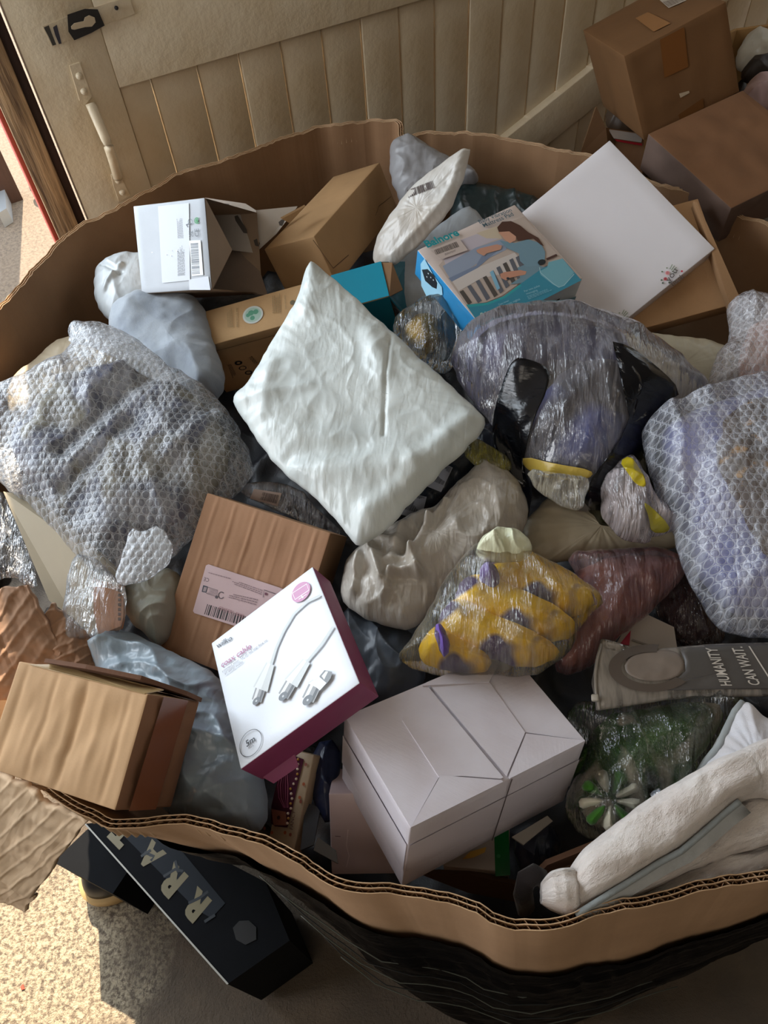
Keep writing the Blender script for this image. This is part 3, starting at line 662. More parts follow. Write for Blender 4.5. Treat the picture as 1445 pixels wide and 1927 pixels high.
def wallsheet(name, off, dz0, zbot, mat, parent, rows=16, sel=None, wave=0., wl=.0085, label=None, zfun=None, ph=0.):
    V = []; uv = []; idxs = np.arange(NP) if sel is None else sel; n = len(idxs)
    for r in range(rows + 1):
        z = PT[:, 2] - dz0 + (zbot - PT[:, 2] + dz0) * (r / rows) ** 1.4 if zfun is None else zfun(r / rows)
        q = ring_at(z, off + (wave * np.sin(tt * 2 * np.pi / wl + ph) if wave else 0)); V += list(q[idxs]); uv += list(np.column_stack([tt[idxs], q[idxs, 2]]))
    closed = sel is None; m_ = n if closed else n - 1
    Fs = [(r * n + i, (r + 1) * n + i, (r + 1) * n + (i + 1) % n, r * n + (i + 1) % n) for r in range(rows) for i in range(m_)]
    if closed: pass
    return mk(name, V, Fs, mat, parent, uv, label=label)
gay = empty('pallet_box', 'huge open cardboard pallet box filled with returned parcels, torn rim', 'box', (.05, .7, 0))
wallsheet('outer_wall', .0075, 0, .02, CB, gay, 26)
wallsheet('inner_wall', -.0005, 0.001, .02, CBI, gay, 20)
wallsheet('middle_liner', .0035, .0012, .90, CB, gay, 2)
# flutes: fine real corrugations, resampled more densely
def flutes(name, off, ph):
    n2 = 4400; t2 = np.linspace(0, s_[-1], n2, endpoint=False); V = []; uv = []
    for dz in (.0018, .035):
        xy = np.stack([np.interp(t2, np.r_[tt, s_[-1]], np.r_[PT[:, i], PT[0, i]]) for i in (0, 1)], 1)
        nn = np.stack([np.interp(t2, np.r_[tt, s_[-1]], np.r_[nout[:, i], nout[0, i]]) for i in (0, 1)], 1)
        z = np.interp(t2, np.r_[tt, s_[-1]], np.r_[PT[:, 2], PT[0, 2]]) - dz + .0015 * noise(t2 * 90, t2 * 0, 6) * (dz < .01)
        q = xy + nn * (off + .0017 * np.sin(t2 * 2 * np.pi / .0088 + ph + 1.2 * noise(t2 * 20, t2 * 0, 5)))[:, None]
        V += list(np.column_stack([q, z])); uv += list(np.column_stack([t2, z]))
    Fs = [(i, i + n2, (i + 1) % n2 + n2, (i + 1) % n2) for i in range(n2)]
    return mk(name, V, Fs, cardboard('#CDAA84', .1, 1., 0, .1, 'flute_paper'), gay, uv)
flutes('corrugated_core', .0055, 0.); flutes('corrugated_core', .0016, 1.3)
rim_m = cardboard('#CDAA82', .1, 1., 0, .1, 'torn_paper_edge')
for off_ in (.0076, .0036, -.0002):
    q_ = ring_at(PT[:, 2] - .0004, off_); q_[:, 2] += .0012 * noise(tt * 120, tt * 0 + off_ * 900, 31); tube('liner_edge', list(q_) + [q_[0]], .0005, rim_m, gay, 6)
# torn flaps of the broken front-left corner
CF = cardboard('#E0C3A0', 1.6, .8, .2, 3., 'torn_cardboard');  # outer flap colour lightened to stand in for sunlight that misses it
patch('torn_flap', atz(-70, 1425, .84), atz(158, 1548, .86), atz(12, 1748, .50), atz(-210, 1660, .52), .007, CF, gay, 160, 60, 0, .004, 10, .03, 5, fn=lambda a, b: .0016 * max(0, math.sin((a * .95 + b * .3) * 52 + .6 * float(noise(b * 3, a * 3, 2)))) ** 8 + .012 * math.exp(-((b - .45 - .2 * a) / .05) ** 2) - .03 * b * b)
patch('torn_flap', atz(-60, 1330, .86), atz(150, 1290, .86), atz(50, 1098, .95), atz(-80, 1120, .93), .006, cardboard('#A07E64', 1.4, .8, 1.0, 3., 'torn_cardboard_dark'), gay, 110, 60, .01, .005, 10, .04, 9, fn=lambda a, b: .0018 * max(0, math.sin((a * .6 - b * .9) * 46 + 2 * float(noise(b * 3, a * 3, 4)))) ** 3)
patch('torn_flap', atz(20, 1320, .85), atz(200, 1290, .85), atz(182, 1213, .885), atz(95, 1135, .925), .006, cardboard('#A07E64', 1.4, .8, .8, 3., 'torn_cardboard_dark'), gay, 110, 60, .01, .005, 10, .04, 12, fn=lambda a, b: .0018 * max(0, math.sin((a * .7 - b * .8) * 42 + 2 * float(noise(b * 3, a * 3, 6)))) ** 3)
# black stretch wrap round the lower walls
wm = NT('black_stretch_wrap'); wn = wm.noise(1, 5, .7, wm.map((2.2, 130, 1))); wm.set(wm.b, Base_Color=lin('#050507'), Roughness=.22)
wm.b.inputs['Specular IOR Level'].default_value = .10; wm.b.inputs['IOR'].default_value = 1.3
wm.l(wm.bump(wn, .7, .005, wm.bump(wm.noise(1, 3, .6, wm.map((1.2, 45, 1))), .5, .008)), wm.b.inputs['Normal'])
sel = np.array([i for i in range(NP)])
def wrapz(f):
    top = PT[:, 2] - .085 - .085 * np.clip((tt - .25) / .3, 0, 1) * np.clip((.98 - tt) / .22, 0, 1)
    top = top + .012 * noise(tt * 6, tt * 0 + 9, 8)
    return top * (1 - f) + .03 * f
def wrapsheet():
    V = []; uv = []; rows = 90
    for r in range(rows + 1):
        z = wrapz(r / rows); q = ring_at(z, .013 + .0045 * noise(tt * 1.3, z * 55, 21) + .003 * noise(tt * 2.5, z * 130, 22) + .012 * (r > 3) * 0); V += list(q); uv += list(np.column_stack([tt, q[:, 2]]))
    Fs = [(r * NP + i, (r + 1) * NP + i, (r + 1) * NP + (i + 1) % NP, r * NP + (i + 1) % NP) for r in range(rows) for i in range(NP)]
    return mk('stretch_wrap', V, Fs, wm.m, gay, uv, label='black plastic stretch wrap pulled into horizontal pleats')
wrapsheet()
prism('peeling_tape', [atz(716, 1745, .74), atz(722, 1738, .74), atz(733, 1768, .68), atz(740, 1788, .66), atz(722, 1778, .67)], .0004, plain('#8A5A25', .25), gay, label='brown parcel tape curling away from the wall')
# string-like edge of the wrap fanning out of the corner
for k in range(5):
    a = ring_at(np.full(NP, .80 - .03 * k), .02 + .003 * k)
    ids = [int(np.argmin(np.abs(tt - (.14 + .02 * k + .45 * j / 14)))) for j in range(15)]
    P = [a[i] - np.array([0, 0, .012 * j + .004 * k]) for j, i in enumerate(ids)]
    tube('wrap_strand', P, .0006, plain('#2A2C2C' if k % 2 else '#5A5E56', .3), gay, 6)

# ================================================================ THE CONTENTS
def BX(k, s=1.): c, R, d = FIT[k]; return Box(c, R, d, s)
MAILW = dict(pucker=.0012, rid=.0012, wr=.003)
WHITE = poly('#D3D9D6', .33, 1., 1., c2='#C6CDCB'); GREYM = poly('#9FAAAE', .36, 1.2, 1.); TAUPE = poly('#B9B4AC', .26, 2.2, 1.2, c2='#ACA396'); BEIGE = poly('#B3A78F', .4, .6, .8)
OLIVE = poly('#98978A', .38, 1., 1.); DARKP = poly('#23262E', .35, 1., 1.); NAVY = poly('#141826', .3, 1.1, 1.); CLEAR = film('#E6EAEE', .16, .12)

# --- the heap underneath: what fills the box below the parcels one can tell apart
inner = [ring_at(np.full(NP, .72), -.03)[i] for i in range(0, NP, 14)]
s = Soft(None, (0, 0, 1), (700, 1000, .74), world=inner, T=.012, Tb=.05, w=.05, wr=.014, ws=9, smooth=0, N=200, M=60, rid=.022, rs=7, seed=4) if False else None
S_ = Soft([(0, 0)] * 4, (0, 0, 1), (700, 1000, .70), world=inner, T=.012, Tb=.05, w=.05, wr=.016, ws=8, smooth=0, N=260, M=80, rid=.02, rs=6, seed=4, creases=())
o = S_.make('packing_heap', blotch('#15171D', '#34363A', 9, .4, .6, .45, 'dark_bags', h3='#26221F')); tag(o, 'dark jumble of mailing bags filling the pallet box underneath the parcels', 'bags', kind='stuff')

# --- back left: carton with barcode
b = BX('grey'); r = empty('grey_carton', 'silver grey carton with barcode and recycling marks near the back left rim', 'box', b.base())
GREYC = smoothcard('#AEB3B9', .38, .05, 'silver_card'); BRN = cardboard('#A98F76', .25, 1., 0, .3, 'grey_brown_card')
b.body('body', [GREYC, BRN], r, fm={'left': 1, 'right': 1, 'front': 1, 'back': 1, 'bottom': 1}, skip=('right',))
p = Print(b); q = lambda x, y: (240 + x * .2215, 360 + y * .2215)
p.poly([q(262, 128), q(525, 100), q(535, 755), q(298, 780)], '#C6CBD2', .35)
p.poly([q(524, 750), q(690, 722), q(708, 838), q(530, 838)], '#C3C8D0', .3)
p.lines([q(430, 400), q(420, 230), q(470, 228), q(480, 400)], 7, '#83878E', 2); p.lines([q(430, 720), q(425, 460), q(485, 455), q(495, 715)], 8, '#858A90', 3)
p.poly([q(528, 420), q(625, 415), q(648, 712), q(552, 720)], '#E6E8EA', .4); p.bars([q(620, 700), q(605, 440), q(540, 445), q(553, 705)][::-1], '#5B6168', 5)
p.disc(q(594, 250), .0044, '#2E8B4E', r0=.0030, a0=.6, a1=5.6); p.disc(q(594, 250), .0022, '#2E8B4E'); p.disc(q(538, 260), .0040, '#5E646B', r0=.0034); p.text('7', q(548, 275), q(530, 250), '#5E646B')
p.text('CE', q(612, 385), q(608, 318), '#4A4F55'); p.text('UK', q(545, 385), q(543, 335), '#4A4F55', .8); p.text('CA', q(568, 385), q(563, 335), '#4A4F55', .8)
for k in ((215, 520), (335, 540), (375, 550), (425, 505), (380, 505)): p.disc(q(*k), .0009, '#EDEFF2', 8)
p.build('printed_end', r)
# its open flaps
TW = cardboard('#A18C78', .15, 1., 0, .3, 'taupe_card'); TD = cardboard('#8A7768', .15, 1., 0, .3, 'taupe_card_dark')
z0 = b.P(1, 1)[2]
def pz(pl, dn=0.): return [atz(u, v, z) for u, v, z in pl]
A = b.P(1, 1, -.002); Bq = b.P(1, 0, -.002)
n_side = b.face('right')
g1 = prism('flap', [A, onplane(437, 470, b.c - b.n * .03, nz(b.n + .5 * b.u)), onplane(403, 541, b.c - b.n * .02, nz(b.n + .5 * b.u)), Bq], .003, TW, r)
FLW = smoothcard('#B9AFA3', .5, .08)
g2 = prism('flap', [atz(386, 372, .965), atz(462, 383, .955), atz(482, 396, .945), atz(478, 476, .90), atz(437, 471, .905), atz(402, 425, .925)], .003, FLW, r)
g3 = prism('flap', [atz(437, 471, .900), atz(478, 476, .895), atz(504, 556, .86), atz(402, 543, .87)], .003, TD, r)
g4 = prism('flap', [atz(478, 396, .94), atz(560, 388, .93), atz(520, 440, .91), atz(478, 478, .895)], .003, FLW, r)
for pl in (((441, 407), (447, 405), (464, 432), (465, 439), (458, 438), (443, 415)), ((477, 452), (484, 449), (489, 458), (487, 464), (480, 462)), ((424, 383), (431, 384), (431, 389), (426, 388)), ((524, 418), (530, 413), (536, 414), (531, 425), (526, 424))):
    gg = g2; c0 = np.array([atz(478, 396, .945)])[0]; nn = nz(np.cross(atz(462, 383, .955) - atz(386, 372, .965), atz(437, 471, .905) - atz(386, 372, .965)))
    pp = [onplane(u, v, atz(470, 420, .9295), nn) for u, v in pl]; cc = np.mean(pp, 0)
    prism('hand_hole', [x + nz(CAM - x) * .012 for x in pp], .0008, plain('#4A423C', .8), r)
# --- tall brown carton
b = BX('tall', .95); r = empty('brown_carton', 'plain tan carton lying tilted against the back rim, slit end nearest', 'box', b.base())
TAN = cardboard('#B08A5E', .12, 1., 0, .3, 'tan_card')
b.body('body', TAN, r, dent=.001)
p = Print(b, 'right')
try:
    p.stroke([(588, 452), (626, 505), (655, 480)], .0012, '#5A3F28'); p.build('slit', r); p = Print(b, 'right'); p.stroke([(706, 405), (712, 388), (735, 370)], .0009, '#5A3F28'); p.build('slit', r)
except Exception: pass
prism('lifted_flap', [atz(530, 412, .965), atz(575, 388, .965), atz(560, 400, .955), atz(545, 420, .955)], .003, TAN, r)
# --- kraft and teal long box
b = BX('kraft'); r = empty('long_kraft_carton', 'long kraft carton with round green globe mark and teal far end', 'box', b.base())
KR = cardboard('#C09A6B', .1, 1., 0, .15, 'kraft_card'); TE = smoothcard('#12798A', .4, .05); TEd = smoothcard('#0E5D6C', .45, .05)
b.body('body', KR, r, dent=.0005, skip=('right',))
q = lambda x, y: (340 + x * .2215, 540 + y * .2215)
p = Print(b)
tl = [b.P(.745, 0), b.P(1, 0), b.P(1, 1), b.P(.745, 1)]
o_, e1, e2, n_, a_, b_ = b.face('top')
p.poly([((.745 - .5) * a_, -b_ / 2), (a_ / 2, -b_ / 2), (a_ / 2, b_ / 2), ((.745 - .5) * a_, b_ / 2)], '#1287A0', .38, False); p.build('teal_panel', r); p = Print(b)
p.disc(q(615, 240), .0165, '#C9CFC9', sq=.95); p.disc(q(615, 240), .0135, '#A8C3B6', sq=.95)
for k, rr in (((600, 225), .005), ((640, 215), .0045), ((612, 268), .004), ((575, 245), .0035)): p.disc(q(*k), rr, '#5F9C82', 9)
p.text('RECYCLE ME', q(492, 340), q(490, 180), '#8A7350', .8); p.lines([q(400, 350), q(392, 190), q(440, 180), q(450, 345)], 4, '#9A7F58', 4)
p.lines([q(780, 230), q(775, 70), q(850, 60), q(855, 225)], 5, '#8F7650', 6); p.text('EASY RETURNS', q(900, 190), q(893, 75), '#8A7350', .8); p.disc(q(953, 137), .0042, '#6D6148'); p.build('printed_top', r)
p = Print(b, 'front'); o_, e1, e2, n_, a_, b_ = p.f
p.poly([((.745 - .5) * a_, -b_ / 2), (a_ / 2, -b_ / 2), (a_ / 2, b_ / 2), ((.745 - .5) * a_, b_ / 2)], '#106F80', .4, False); p.build('teal_panel', r); p = Print(b, 'front')
p.disc(q(490, 640), .0062, '#15161F', r0=.003); p.disc(q(525, 683), .0062, '#20202A', r0=.0048); p.disc(q(575, 722), .0062, '#15161F', r0=.004); p.text('TOGO', q(572, 590), q(628, 650), '#3A2C24'); p.lines([q(430, 650), q(480, 760), q(440, 770), q(395, 655)], 4, '#4A382C', 8)
p.stroke([q(120, 585), q(830, 395)], .0012, '#6E5238')
p.build('printed_side', r)
prism('end_flap', [b.P(1, 1, 0), b.P(1, 0, 0), atz(766, 598, .86), atz(768, 492, .895)], .002, TEd, r, label='teal end flap with a curved cut-out')
prism('end_flap', [b.P(1, 1, -.001), atz(738, 494, .93), atz(758, 545, .905), b.P(1, 0, -.001)], .002, cardboard('#8B6A4A', .1, 1, 0, .1), r)
prism('tear', [atz(357, 602, .90), atz(362, 640, .90), atz(380, 636, .90), atz(362, 660, .893), atz(358, 650, .897)], .001, KR, r) if False else None
# --- white film mailer with barcode leaning on the rim
s = Soft([(888, 268), (878, 318), (866, 355), (845, 400), (815, 435), (770, 478), (735, 505), (700, 500), (706, 455), (722, 425), (745, 390), (775, 350), (830, 308)], (-.45, -.55, .7), (790, 380, .985), T=.014, Tb=.010, w=.035, seed=6, creases=[((880, 280), (850, 370), .004, .006), ((850, 370), (745, 490), .006, .008)], **MAILW)
r = empty('leaning_mailer', 'white film mailer with smudged barcode leaning upright against back rim', 'mailer', s.base())
s.make('bag', poly('#CDCBC6', .3, 1., 1., c2='#B9B0A4'), r); ink_bars(s, 'barcode', [(768, 372), (818, 353), (813, 340), (766, 358)], r, plain('#3B2A2A'), seed=3)
bag('rolled_bag', 'pale grey rolled bag with knotted top poking up at back rim', 'bag', [(735, 275), (752, 262), (778, 258), (800, 272), (822, 288), (858, 305), (895, 320), (902, 338), (890, 350), (850, 352), (800, 400), (765, 400), (742, 360), (732, 310)], (-.1, -.5, .85), (800, 330, .93), poly('#8F8E90', .42, .8, 1.), T=.035, w=.04, seed=7, wr=.006, rid=.006)
bag('dark_green_bag', 'dark green black bag lying flat in shade against back wall', 'bag', [(840, 345), (900, 345), (960, 362), (1020, 378), (1040, 430), (990, 460), (900, 460), (850, 430)], (0, -.35, .9), (930, 400, .885), poly('#1D2A2B', .4, .9, .8), T=.025, w=.04, seed=8, wr=.006, rid=.006)
bag('pale_grey_mailer', 'plain pale grey mailer under the blue and white baby box', 'mailer', [(690, 500), (760, 470), (820, 430), (878, 386), (905, 402), (930, 450), (900, 600), (810, 610), (760, 600), (720, 560)], (-.05, -.35, .92), (830, 470, .895), poly('#A4A9AD', .4, .7, .8), T=.018, w=.04, seed=9, **MAILW)

# --- baby mattress pad box
b = BX('baln', .93); r = empty('baby_product_box', 'blue and white printed baby mattress pad box with photo of a woman at a cot', 'box', b.base())
WB = smoothcard('#CFC0B8', .4, .03); BL = smoothcard('#2E8CC4', .35, .04)
b.body('body', [WB, BL, smoothcard('#BFC9CC', .4, .05)], r, fm={'left': 1, 'front': 2, 'bottom': 2}, dent=.0004)
q = lambda x, y: (760 + x * .2422, 370 + y * .2422)
p = Print(b)
pic = [q(270, 540), q(205, 430), q(940, 130), q(1225, 488), q(1090, 520), q(900, 680), q(760, 780), q(600, 830), q(470, 850)]
p.poly([q(270, 540), q(420, 360), q(930, 160), q(1225, 488), q(1060, 560), q(880, 690), q(760, 775), q(640, 825), q(480, 845)], '#B7A79C')
p.poly([q(300, 470), q(420, 350), q(620, 275), q(740, 330), q(560, 400), q(330, 560)], '#B9B0B8')
p.poly([q(560, 290), q(740, 230), q(760, 330), q(640, 330)], '#C3B39B')
p.poly([q(330, 600), q(300, 545), q(560, 400), q(760, 335), q(820, 380), q(790, 420), q(560, 530), q(370, 660)], '#8F9AAD')
p.poly([q(345, 640), q(560, 540), q(600, 470), q(720, 430), q(560, 570), q(372, 668)], '#76839A')
p.poly([q(425, 740), q(375, 665), q(600, 545), q(860, 440), q(940, 560), q(800, 600), q(600, 640)], '#C9C0BA')
slats = [(430, 745, 500, 850), (490, 705, 575, 835), (555, 665, 640, 815), (610, 635, 700, 790), (665, 595, 745, 760), (715, 560, 790, 720), (765, 530, 840, 690), (815, 500, 880, 650), (865, 480, 920, 610)]
for i, (a, c, d, e) in enumerate(slats):
    p.poly([q(a, c), q(a + 28, c - 14), q(d + 28, e - 22), q(d, e)], '#5E6068' if i % 3 else '#4E4844')
p.poly([q(665, 595), q(690, 580), q(745, 720), q(722, 735)], '#7FB0C8')
p.poly([q(880, 560), q(980, 520), q(1100, 560), q(1060, 640), q(920, 680), q(820, 690), q(900, 640)], '#6F8C99')
p.poly([q(740, 350), q(860, 370), q(960, 340), q(1060, 370), q(1095, 440), q(1090, 520), q(1040, 545), q(950, 555), q(900, 510), q(890, 450), q(800, 410)], '#71909F')
p.poly([q(560, 425), q(590, 410), q(720, 380), q(760, 390), q(750, 420), q(640, 450), q(620, 470), q(570, 445)], '#C08F78')
p.poly([q(745, 610), q(780, 595), q(900, 580), q(950, 590), q(940, 615), q(820, 640), q(790, 660), q(750, 640)], '#BF8A72'); p.disc(q(806, 645), .0022, '#26303A')
p.poly([q(730, 285), q(800, 270), q(870, 310), q(865, 350), q(820, 372), q(790, 350), q(770, 330)], '#C7957C')
p.poly([q(722, 250), q(760, 205), q(830, 200), q(900, 235), q(960, 285), q(1040, 330), q(1085, 395), q(1060, 385), q(1000, 335), q(940, 345), q(880, 355), q(868, 320), q(815, 280), q(735, 285)], '#4E3126')
p.poly([q(1100, 490), q(1180, 455), q(1190, 470), q(1110, 505)], '#4A2F28')
p.poly([q(480, 850), q(640, 835), q(770, 785), q(900, 690), q(1060, 575), q(1228, 490), q(1375, 660), q(1000, 852), q(700, 985), q(590, 1010)], '#35859B')
p.poly([q(480, 850), q(640, 835), q(770, 785), q(900, 690), q(910, 705), q(780, 800), q(650, 852), q(500, 870)], '#2F9A9E')
p.poly([q(1050, 590), q(1110, 560), q(1120, 520), q(1228, 492), q(1318, 600), q(1240, 700), q(1200, 718), q(1150, 690), q(1060, 620)], '#72A9B6', .35)
p.stroke([q(1050, 560), q(1056, 600), q(1160, 690), q(1200, 715), q(1240, 700), q(1318, 612)], .0009, '#A9CDD3')
p.disc(q(1067, 520), .0062, '#1C2428', sq=.75)
p.text('Balnore', q(182, 408), q(432, 308), '#138A91', 1.05, .03)
p.text('Baby Vibration', q(588, 222), q(838, 125), '#4E646E', 1.05, .01); p.text('Mattress Pad', q(622, 250), q(852, 158), '#4E646E', 1.05, .01)
p.poly([q(205, 432), q(425, 335), q(495, 428), q(290, 500)], '#BFB0A8'); p.bars([q(250, 465), q(428, 402), q(405, 362), q(232, 428)], '#3A3432', 4)
p.lines([q(320, 470), q(420, 430), q(412, 418), q(312, 456)], 2, '#5E5654', 3)
p.text('0+', q(608, 955), q(662, 930), '#BFD0C4', 1.1, .02); p.text('Ages', q(632, 975), q(682, 950), '#9FC0B8')
p.text('For two pulse', q(935, 755), q(1053, 710), '#9CC6D2'); p.text('massaging', q(950, 775), q(1035, 745), '#9CC6D2'); p.lines([q(965, 815), q(1150, 740), q(1140, 718), q(950, 785)], 3, '#7FB6C6', 2)
p.text('Two timer', q(735, 860), q(815, 825), '#9CC6D2'); p.text('automatic nights', q(750, 880), q(900, 815), '#9CC6D2'); p.lines([q(765, 910), q(900, 850), q(892, 832), q(755, 885)], 2, '#7FB6C6', 5)
p.build('printed_front', r)
p = Print(b, 'left')
p.poly([q(135, 520), q(165, 480), q(230, 600), q(300, 700), q(305, 760), q(190, 790), q(140, 690)], '#9FD0E6'); p.poly([q(145, 565), q(190, 560), q(240, 610), q(265, 670), q(260, 715), q(225, 700), q(170, 650)], '#1E2328')
for k in ((195, 595), (215, 625), (235, 645), (185, 620)): p.disc(q(*k), .0012, '#DDE6EA', 8)
p.build('printed_side', r)
p = Print(b, 'front'); p.poly([q(1060, 860), q(1335, 770), q(1300, 860), q(1100, 950)], '#5D8793'); p.disc(q(1190, 800), .004, '#1E2A30', sq=.6); p.build('printed_edge', r)

# --- white gift box with florals, on a flat tan carton
b = BX('under', .935); r = empty('flat_tan_carton', 'flat tan cardboard carton sticking out under the large white gift box', 'box', b.base())
b.body('body', cardboard('#BE9468', .12, 1., 0, .5, 'tan_card_creased'), r, dent=.0015); 
prism('side_flap', [atz(1305, 378, .99), atz(1312, 380, .99), atz(1392, 560, .925), atz(1378, 585, .915)], .02, cardboard('#9C7650', .12, 1, 0, .3), r)
b = BX('floral', 1.06); b.d[2] = .028; r = empty('white_gift_box', 'large flat white gift box with small pink floral thank-you stickers', 'box', b.base())
b.body('body', [smoothcard('#E3DFE2', .42, .01, 'white_gift_card')], r, dent=.0004)
p = Print(b); q = lambda x, y: (1120 + x * .2249, 400 + y * .2249)
def flower(c, s_):
    x, y = c
    for k, (dx, dy, rr, h) in enumerate([(0, 0, .0052, '#E2A5A6'), (.2, -.1, .0034, '#C9787C'), (-18, 50, .0042, '#C35F64'), (-18, 50, .002, '#8E3A44'), (-50, 60, .0022, '#56644E'), (-45, -10, .002, '#67745A'), (-40, 85, .0022, '#4A5A4A'), (15, 80, .0024, '#586A55'), (-5, -40, .0018, '#7B8A6C')]):
        p.disc(q(x + dx * s_, y + dy * s_), rr * s_ * .62, h, 10)
    for a in ((30, -20, 60, -60), (35, -5, 75, -45), (20, -30, 40, -70), (40, 10, 80, -10)): p.stroke([q(x + a[0] * s_, y + a[1] * s_), q(x + a[2] * s_, y + a[3] * s_)], .0012, '#8B9680')
flower((205, 880), .9); p.text('Thank', q(240, 955), q(322, 898), '#4A4040', 1.2); p.build('floral_sticker', r); p = Print(b); flower((603, 508), 1.)
p.text('Thank', q(640, 628), q(745, 545), '#4A4040', 1.2); p.text('you', q(622, 590), q(690, 490), '#5A5050', .9); p.disc(q(722, 496), .0014, '#C22F44'); p.build('floral_sticker', r)

# --- clear bag with gold ball
s = Soft([(735, 608), (770, 580), (805, 560), (850, 556), (870, 580), (874, 640), (850, 705), (800, 700), (750, 650)], (-.1, -.4, .9), (810, 630, .90), T=.035, w=.04, seed=11, wr=.006, rid=.008)
r = empty('gold_bauble_bag', 'crinkled clear bag holding a glittery gold ornament, behind the centre mailer', 'bag', s.base()); s.make('clear_bag', film('#C9D2D6', .10, .1), r)
gm = NT('gold_glitter'); gm.set(gm.b, Base_Color=lin('#A98424'), Metallic=.9, Roughness=.3); gm.l(gm.bump(gm.noise(700, 2), 1., .002), gm.b.inputs['Normal'])
Soft([(755, 625), (775, 600), (800, 590), (825, 600), (832, 640), (810, 670), (775, 660)], (-.1, -.4, .9), (800, 630, .885), T=.030, w=.03, seed=3, wr=.003).make('ornament', gm.m, r)
Soft([(820, 590), (860, 575), (875, 640), (850, 700), (820, 690)], (-.1, -.4, .9), (845, 640, .875), T=.02, w=.03, seed=3, wr=.003).make('dark_insert', poly('#26302F', .3), r)

# --- left side: white roll, fleece, beige mailer, board
bag('white_plastic_roll', 'white plastic wrapped roll with crumpled end by left wall', 'roll', [(176, 545), (182, 512), (205, 496), (262, 486), (310, 500), (320, 560), (275, 598), (215, 610), (188, 590)], (.1, -.2, .95), (230, 550, .88), poly('#C9CFD2', .3, .8, 1.), T=.04, w=.045, seed=12, wr=.003, rid=.003, creases=[((200, 520), (235, 545), -.006, .004), ((205, 570), (240, 530), .006, .004)])
bag('blue_grey_fleece', 'pale blue grey fleece cushion below the silver carton', 'cushion', [(205, 612), (235, 582), (280, 562), (345, 556), (385, 575), (400, 640), (430, 720), (400, 760), (330, 740), (260, 700), (215, 660)], (.0, -.15, 1), (310, 640, .87), fabric('#8C949E', '#A2A9B0', sc=.8, name='fleece'), T=.05, w=.07, seed=13, wr=.011, rid=.004, ws=6, rs=6)
bag('grey_fleece_end', 'dim grey cloth corner tucked under silver carton beside kraft carton', 'cloth', [(330, 560), (380, 552), (480, 560), (540, 560), (520, 600), (440, 610), (390, 640), (360, 620)], (0, -.2, 1), (430, 585, .80), fabric('#4E5258', '#3A3C42', name='dim_cloth'), T=.02, w=.03, seed=14)
bag('beige_mailer', 'beige mailer wedged between left wall and large bubble wrapped parcel', 'mailer', [(8, 752), (28, 705), (70, 680), (100, 645), (150, 632), (240, 655), (220, 740), (120, 790), (30, 800)], (.25, -.15, 1), (100, 710, .865), poly('#BDAE94', .4, .8, .8), T=.025, w=.04, seed=15, **MAILW)
o = prism('beige_board', [atz(6, 925, .93), atz(70, 935, .915), atz(225, 1080, .90), atz(190, 1222, .855), atz(140, 1165, .865), atz(92, 1130, .875)], .012, smoothcard('#A69A82', .5, .04), bevel=.001); tag(o, 'smooth beige board slanting out below the left bubble wrapped parcel', 'board')
bag('smoky_clear_bag', 'crumpled smoky clear bag against the left wall', 'bag', [(-10, 930), (12, 930), (40, 1000), (75, 1100), (60, 1110), (20, 1080), (-20, 1100)], (.3, 0, 1), (20, 1020, .87), film('#6A6E74', .35, .15), T=.02, w=.03, seed=16, rid=.008)

# --- big bubble wrapped parcel on the left
BO = [(128, 628), (150, 610), (205, 618), (262, 645), (318, 690), (372, 722), (425, 765), (455, 820), (480, 880), (455, 920), (400, 965), (345, 1030), (280, 1080), (225, 1105), (180, 1085), (140, 1045), (60, 960), (0, 905), (-70, 850), (-95, 800), (-40, 770), (0, 742), (70, 700), (140, 665)]
cr = [((270, 830), (150, 950), -.010, .010), ((275, 680), (200, 790), .008, .009), ((330, 720), (150, 880), -.012, .012), ((440, 800), (330, 900), .007, .01), ((120, 730), (200, 760), .008, .012), ((300, 900), (330, 1000), .006, .008), ((60, 800), (140, 840), -.01, .012)]
s = Soft(BO, (.05, -.28, 1), (230, 850, .925), T=.062, Tb=.05, w=.09, seed=21, wr=.009, ws=7, rid=.006, rs=6, creases=cr, N=240, M=50, edge=.003)
r = empty('bubble_wrapped_parcel', 'big bubble wrapped bundle with dark blue contents at the left side', 'parcel', s.base())
s.make('bubble_wrap', bubble('#DDE1E6', .26, .0098), r)
Soft([(185, 700), (260, 680), (350, 730), (420, 800), (440, 870), (380, 950), (280, 1020), (180, 1020), (90, 940), (20, 860), (40, 790), (120, 730)], (.05, -.28, 1), (230, 850, .905), T=.05, w=.08, seed=22, wr=.01, rid=.01, creases=cr).make('contents', blotch('#2A3050', '#6E664E', 11, .50, .58, .6, 'wrapped_contents', h3='#7E7F88'), r)
s2 = Soft([(245, 992), (268, 1000), (302, 985), (330, 1030), (312, 1075), (240, 1106), (213, 1095), (228, 1050)], (.1, -.3, 1), (270, 1045, .955), T=.004, Tb=.002, w=.01, seed=23, wr=.004, N=80, M=16); s2.make('loose_wrap_corner', bubble('#DDE1E6', .55, .0098), r)
s2 = Soft([(132, 630), (150, 610), (225, 622), (300, 668), (340, 720), (290, 720), (230, 680), (165, 648), (128, 645)], (.0, -.3, 1), (220, 655, .985), T=.004, Tb=.002, w=.01, seed=24, wr=.006, N=80, M=16); s2.make('loose_wrap_corner', bubble('#DDE1E6', .45, .0098), r)
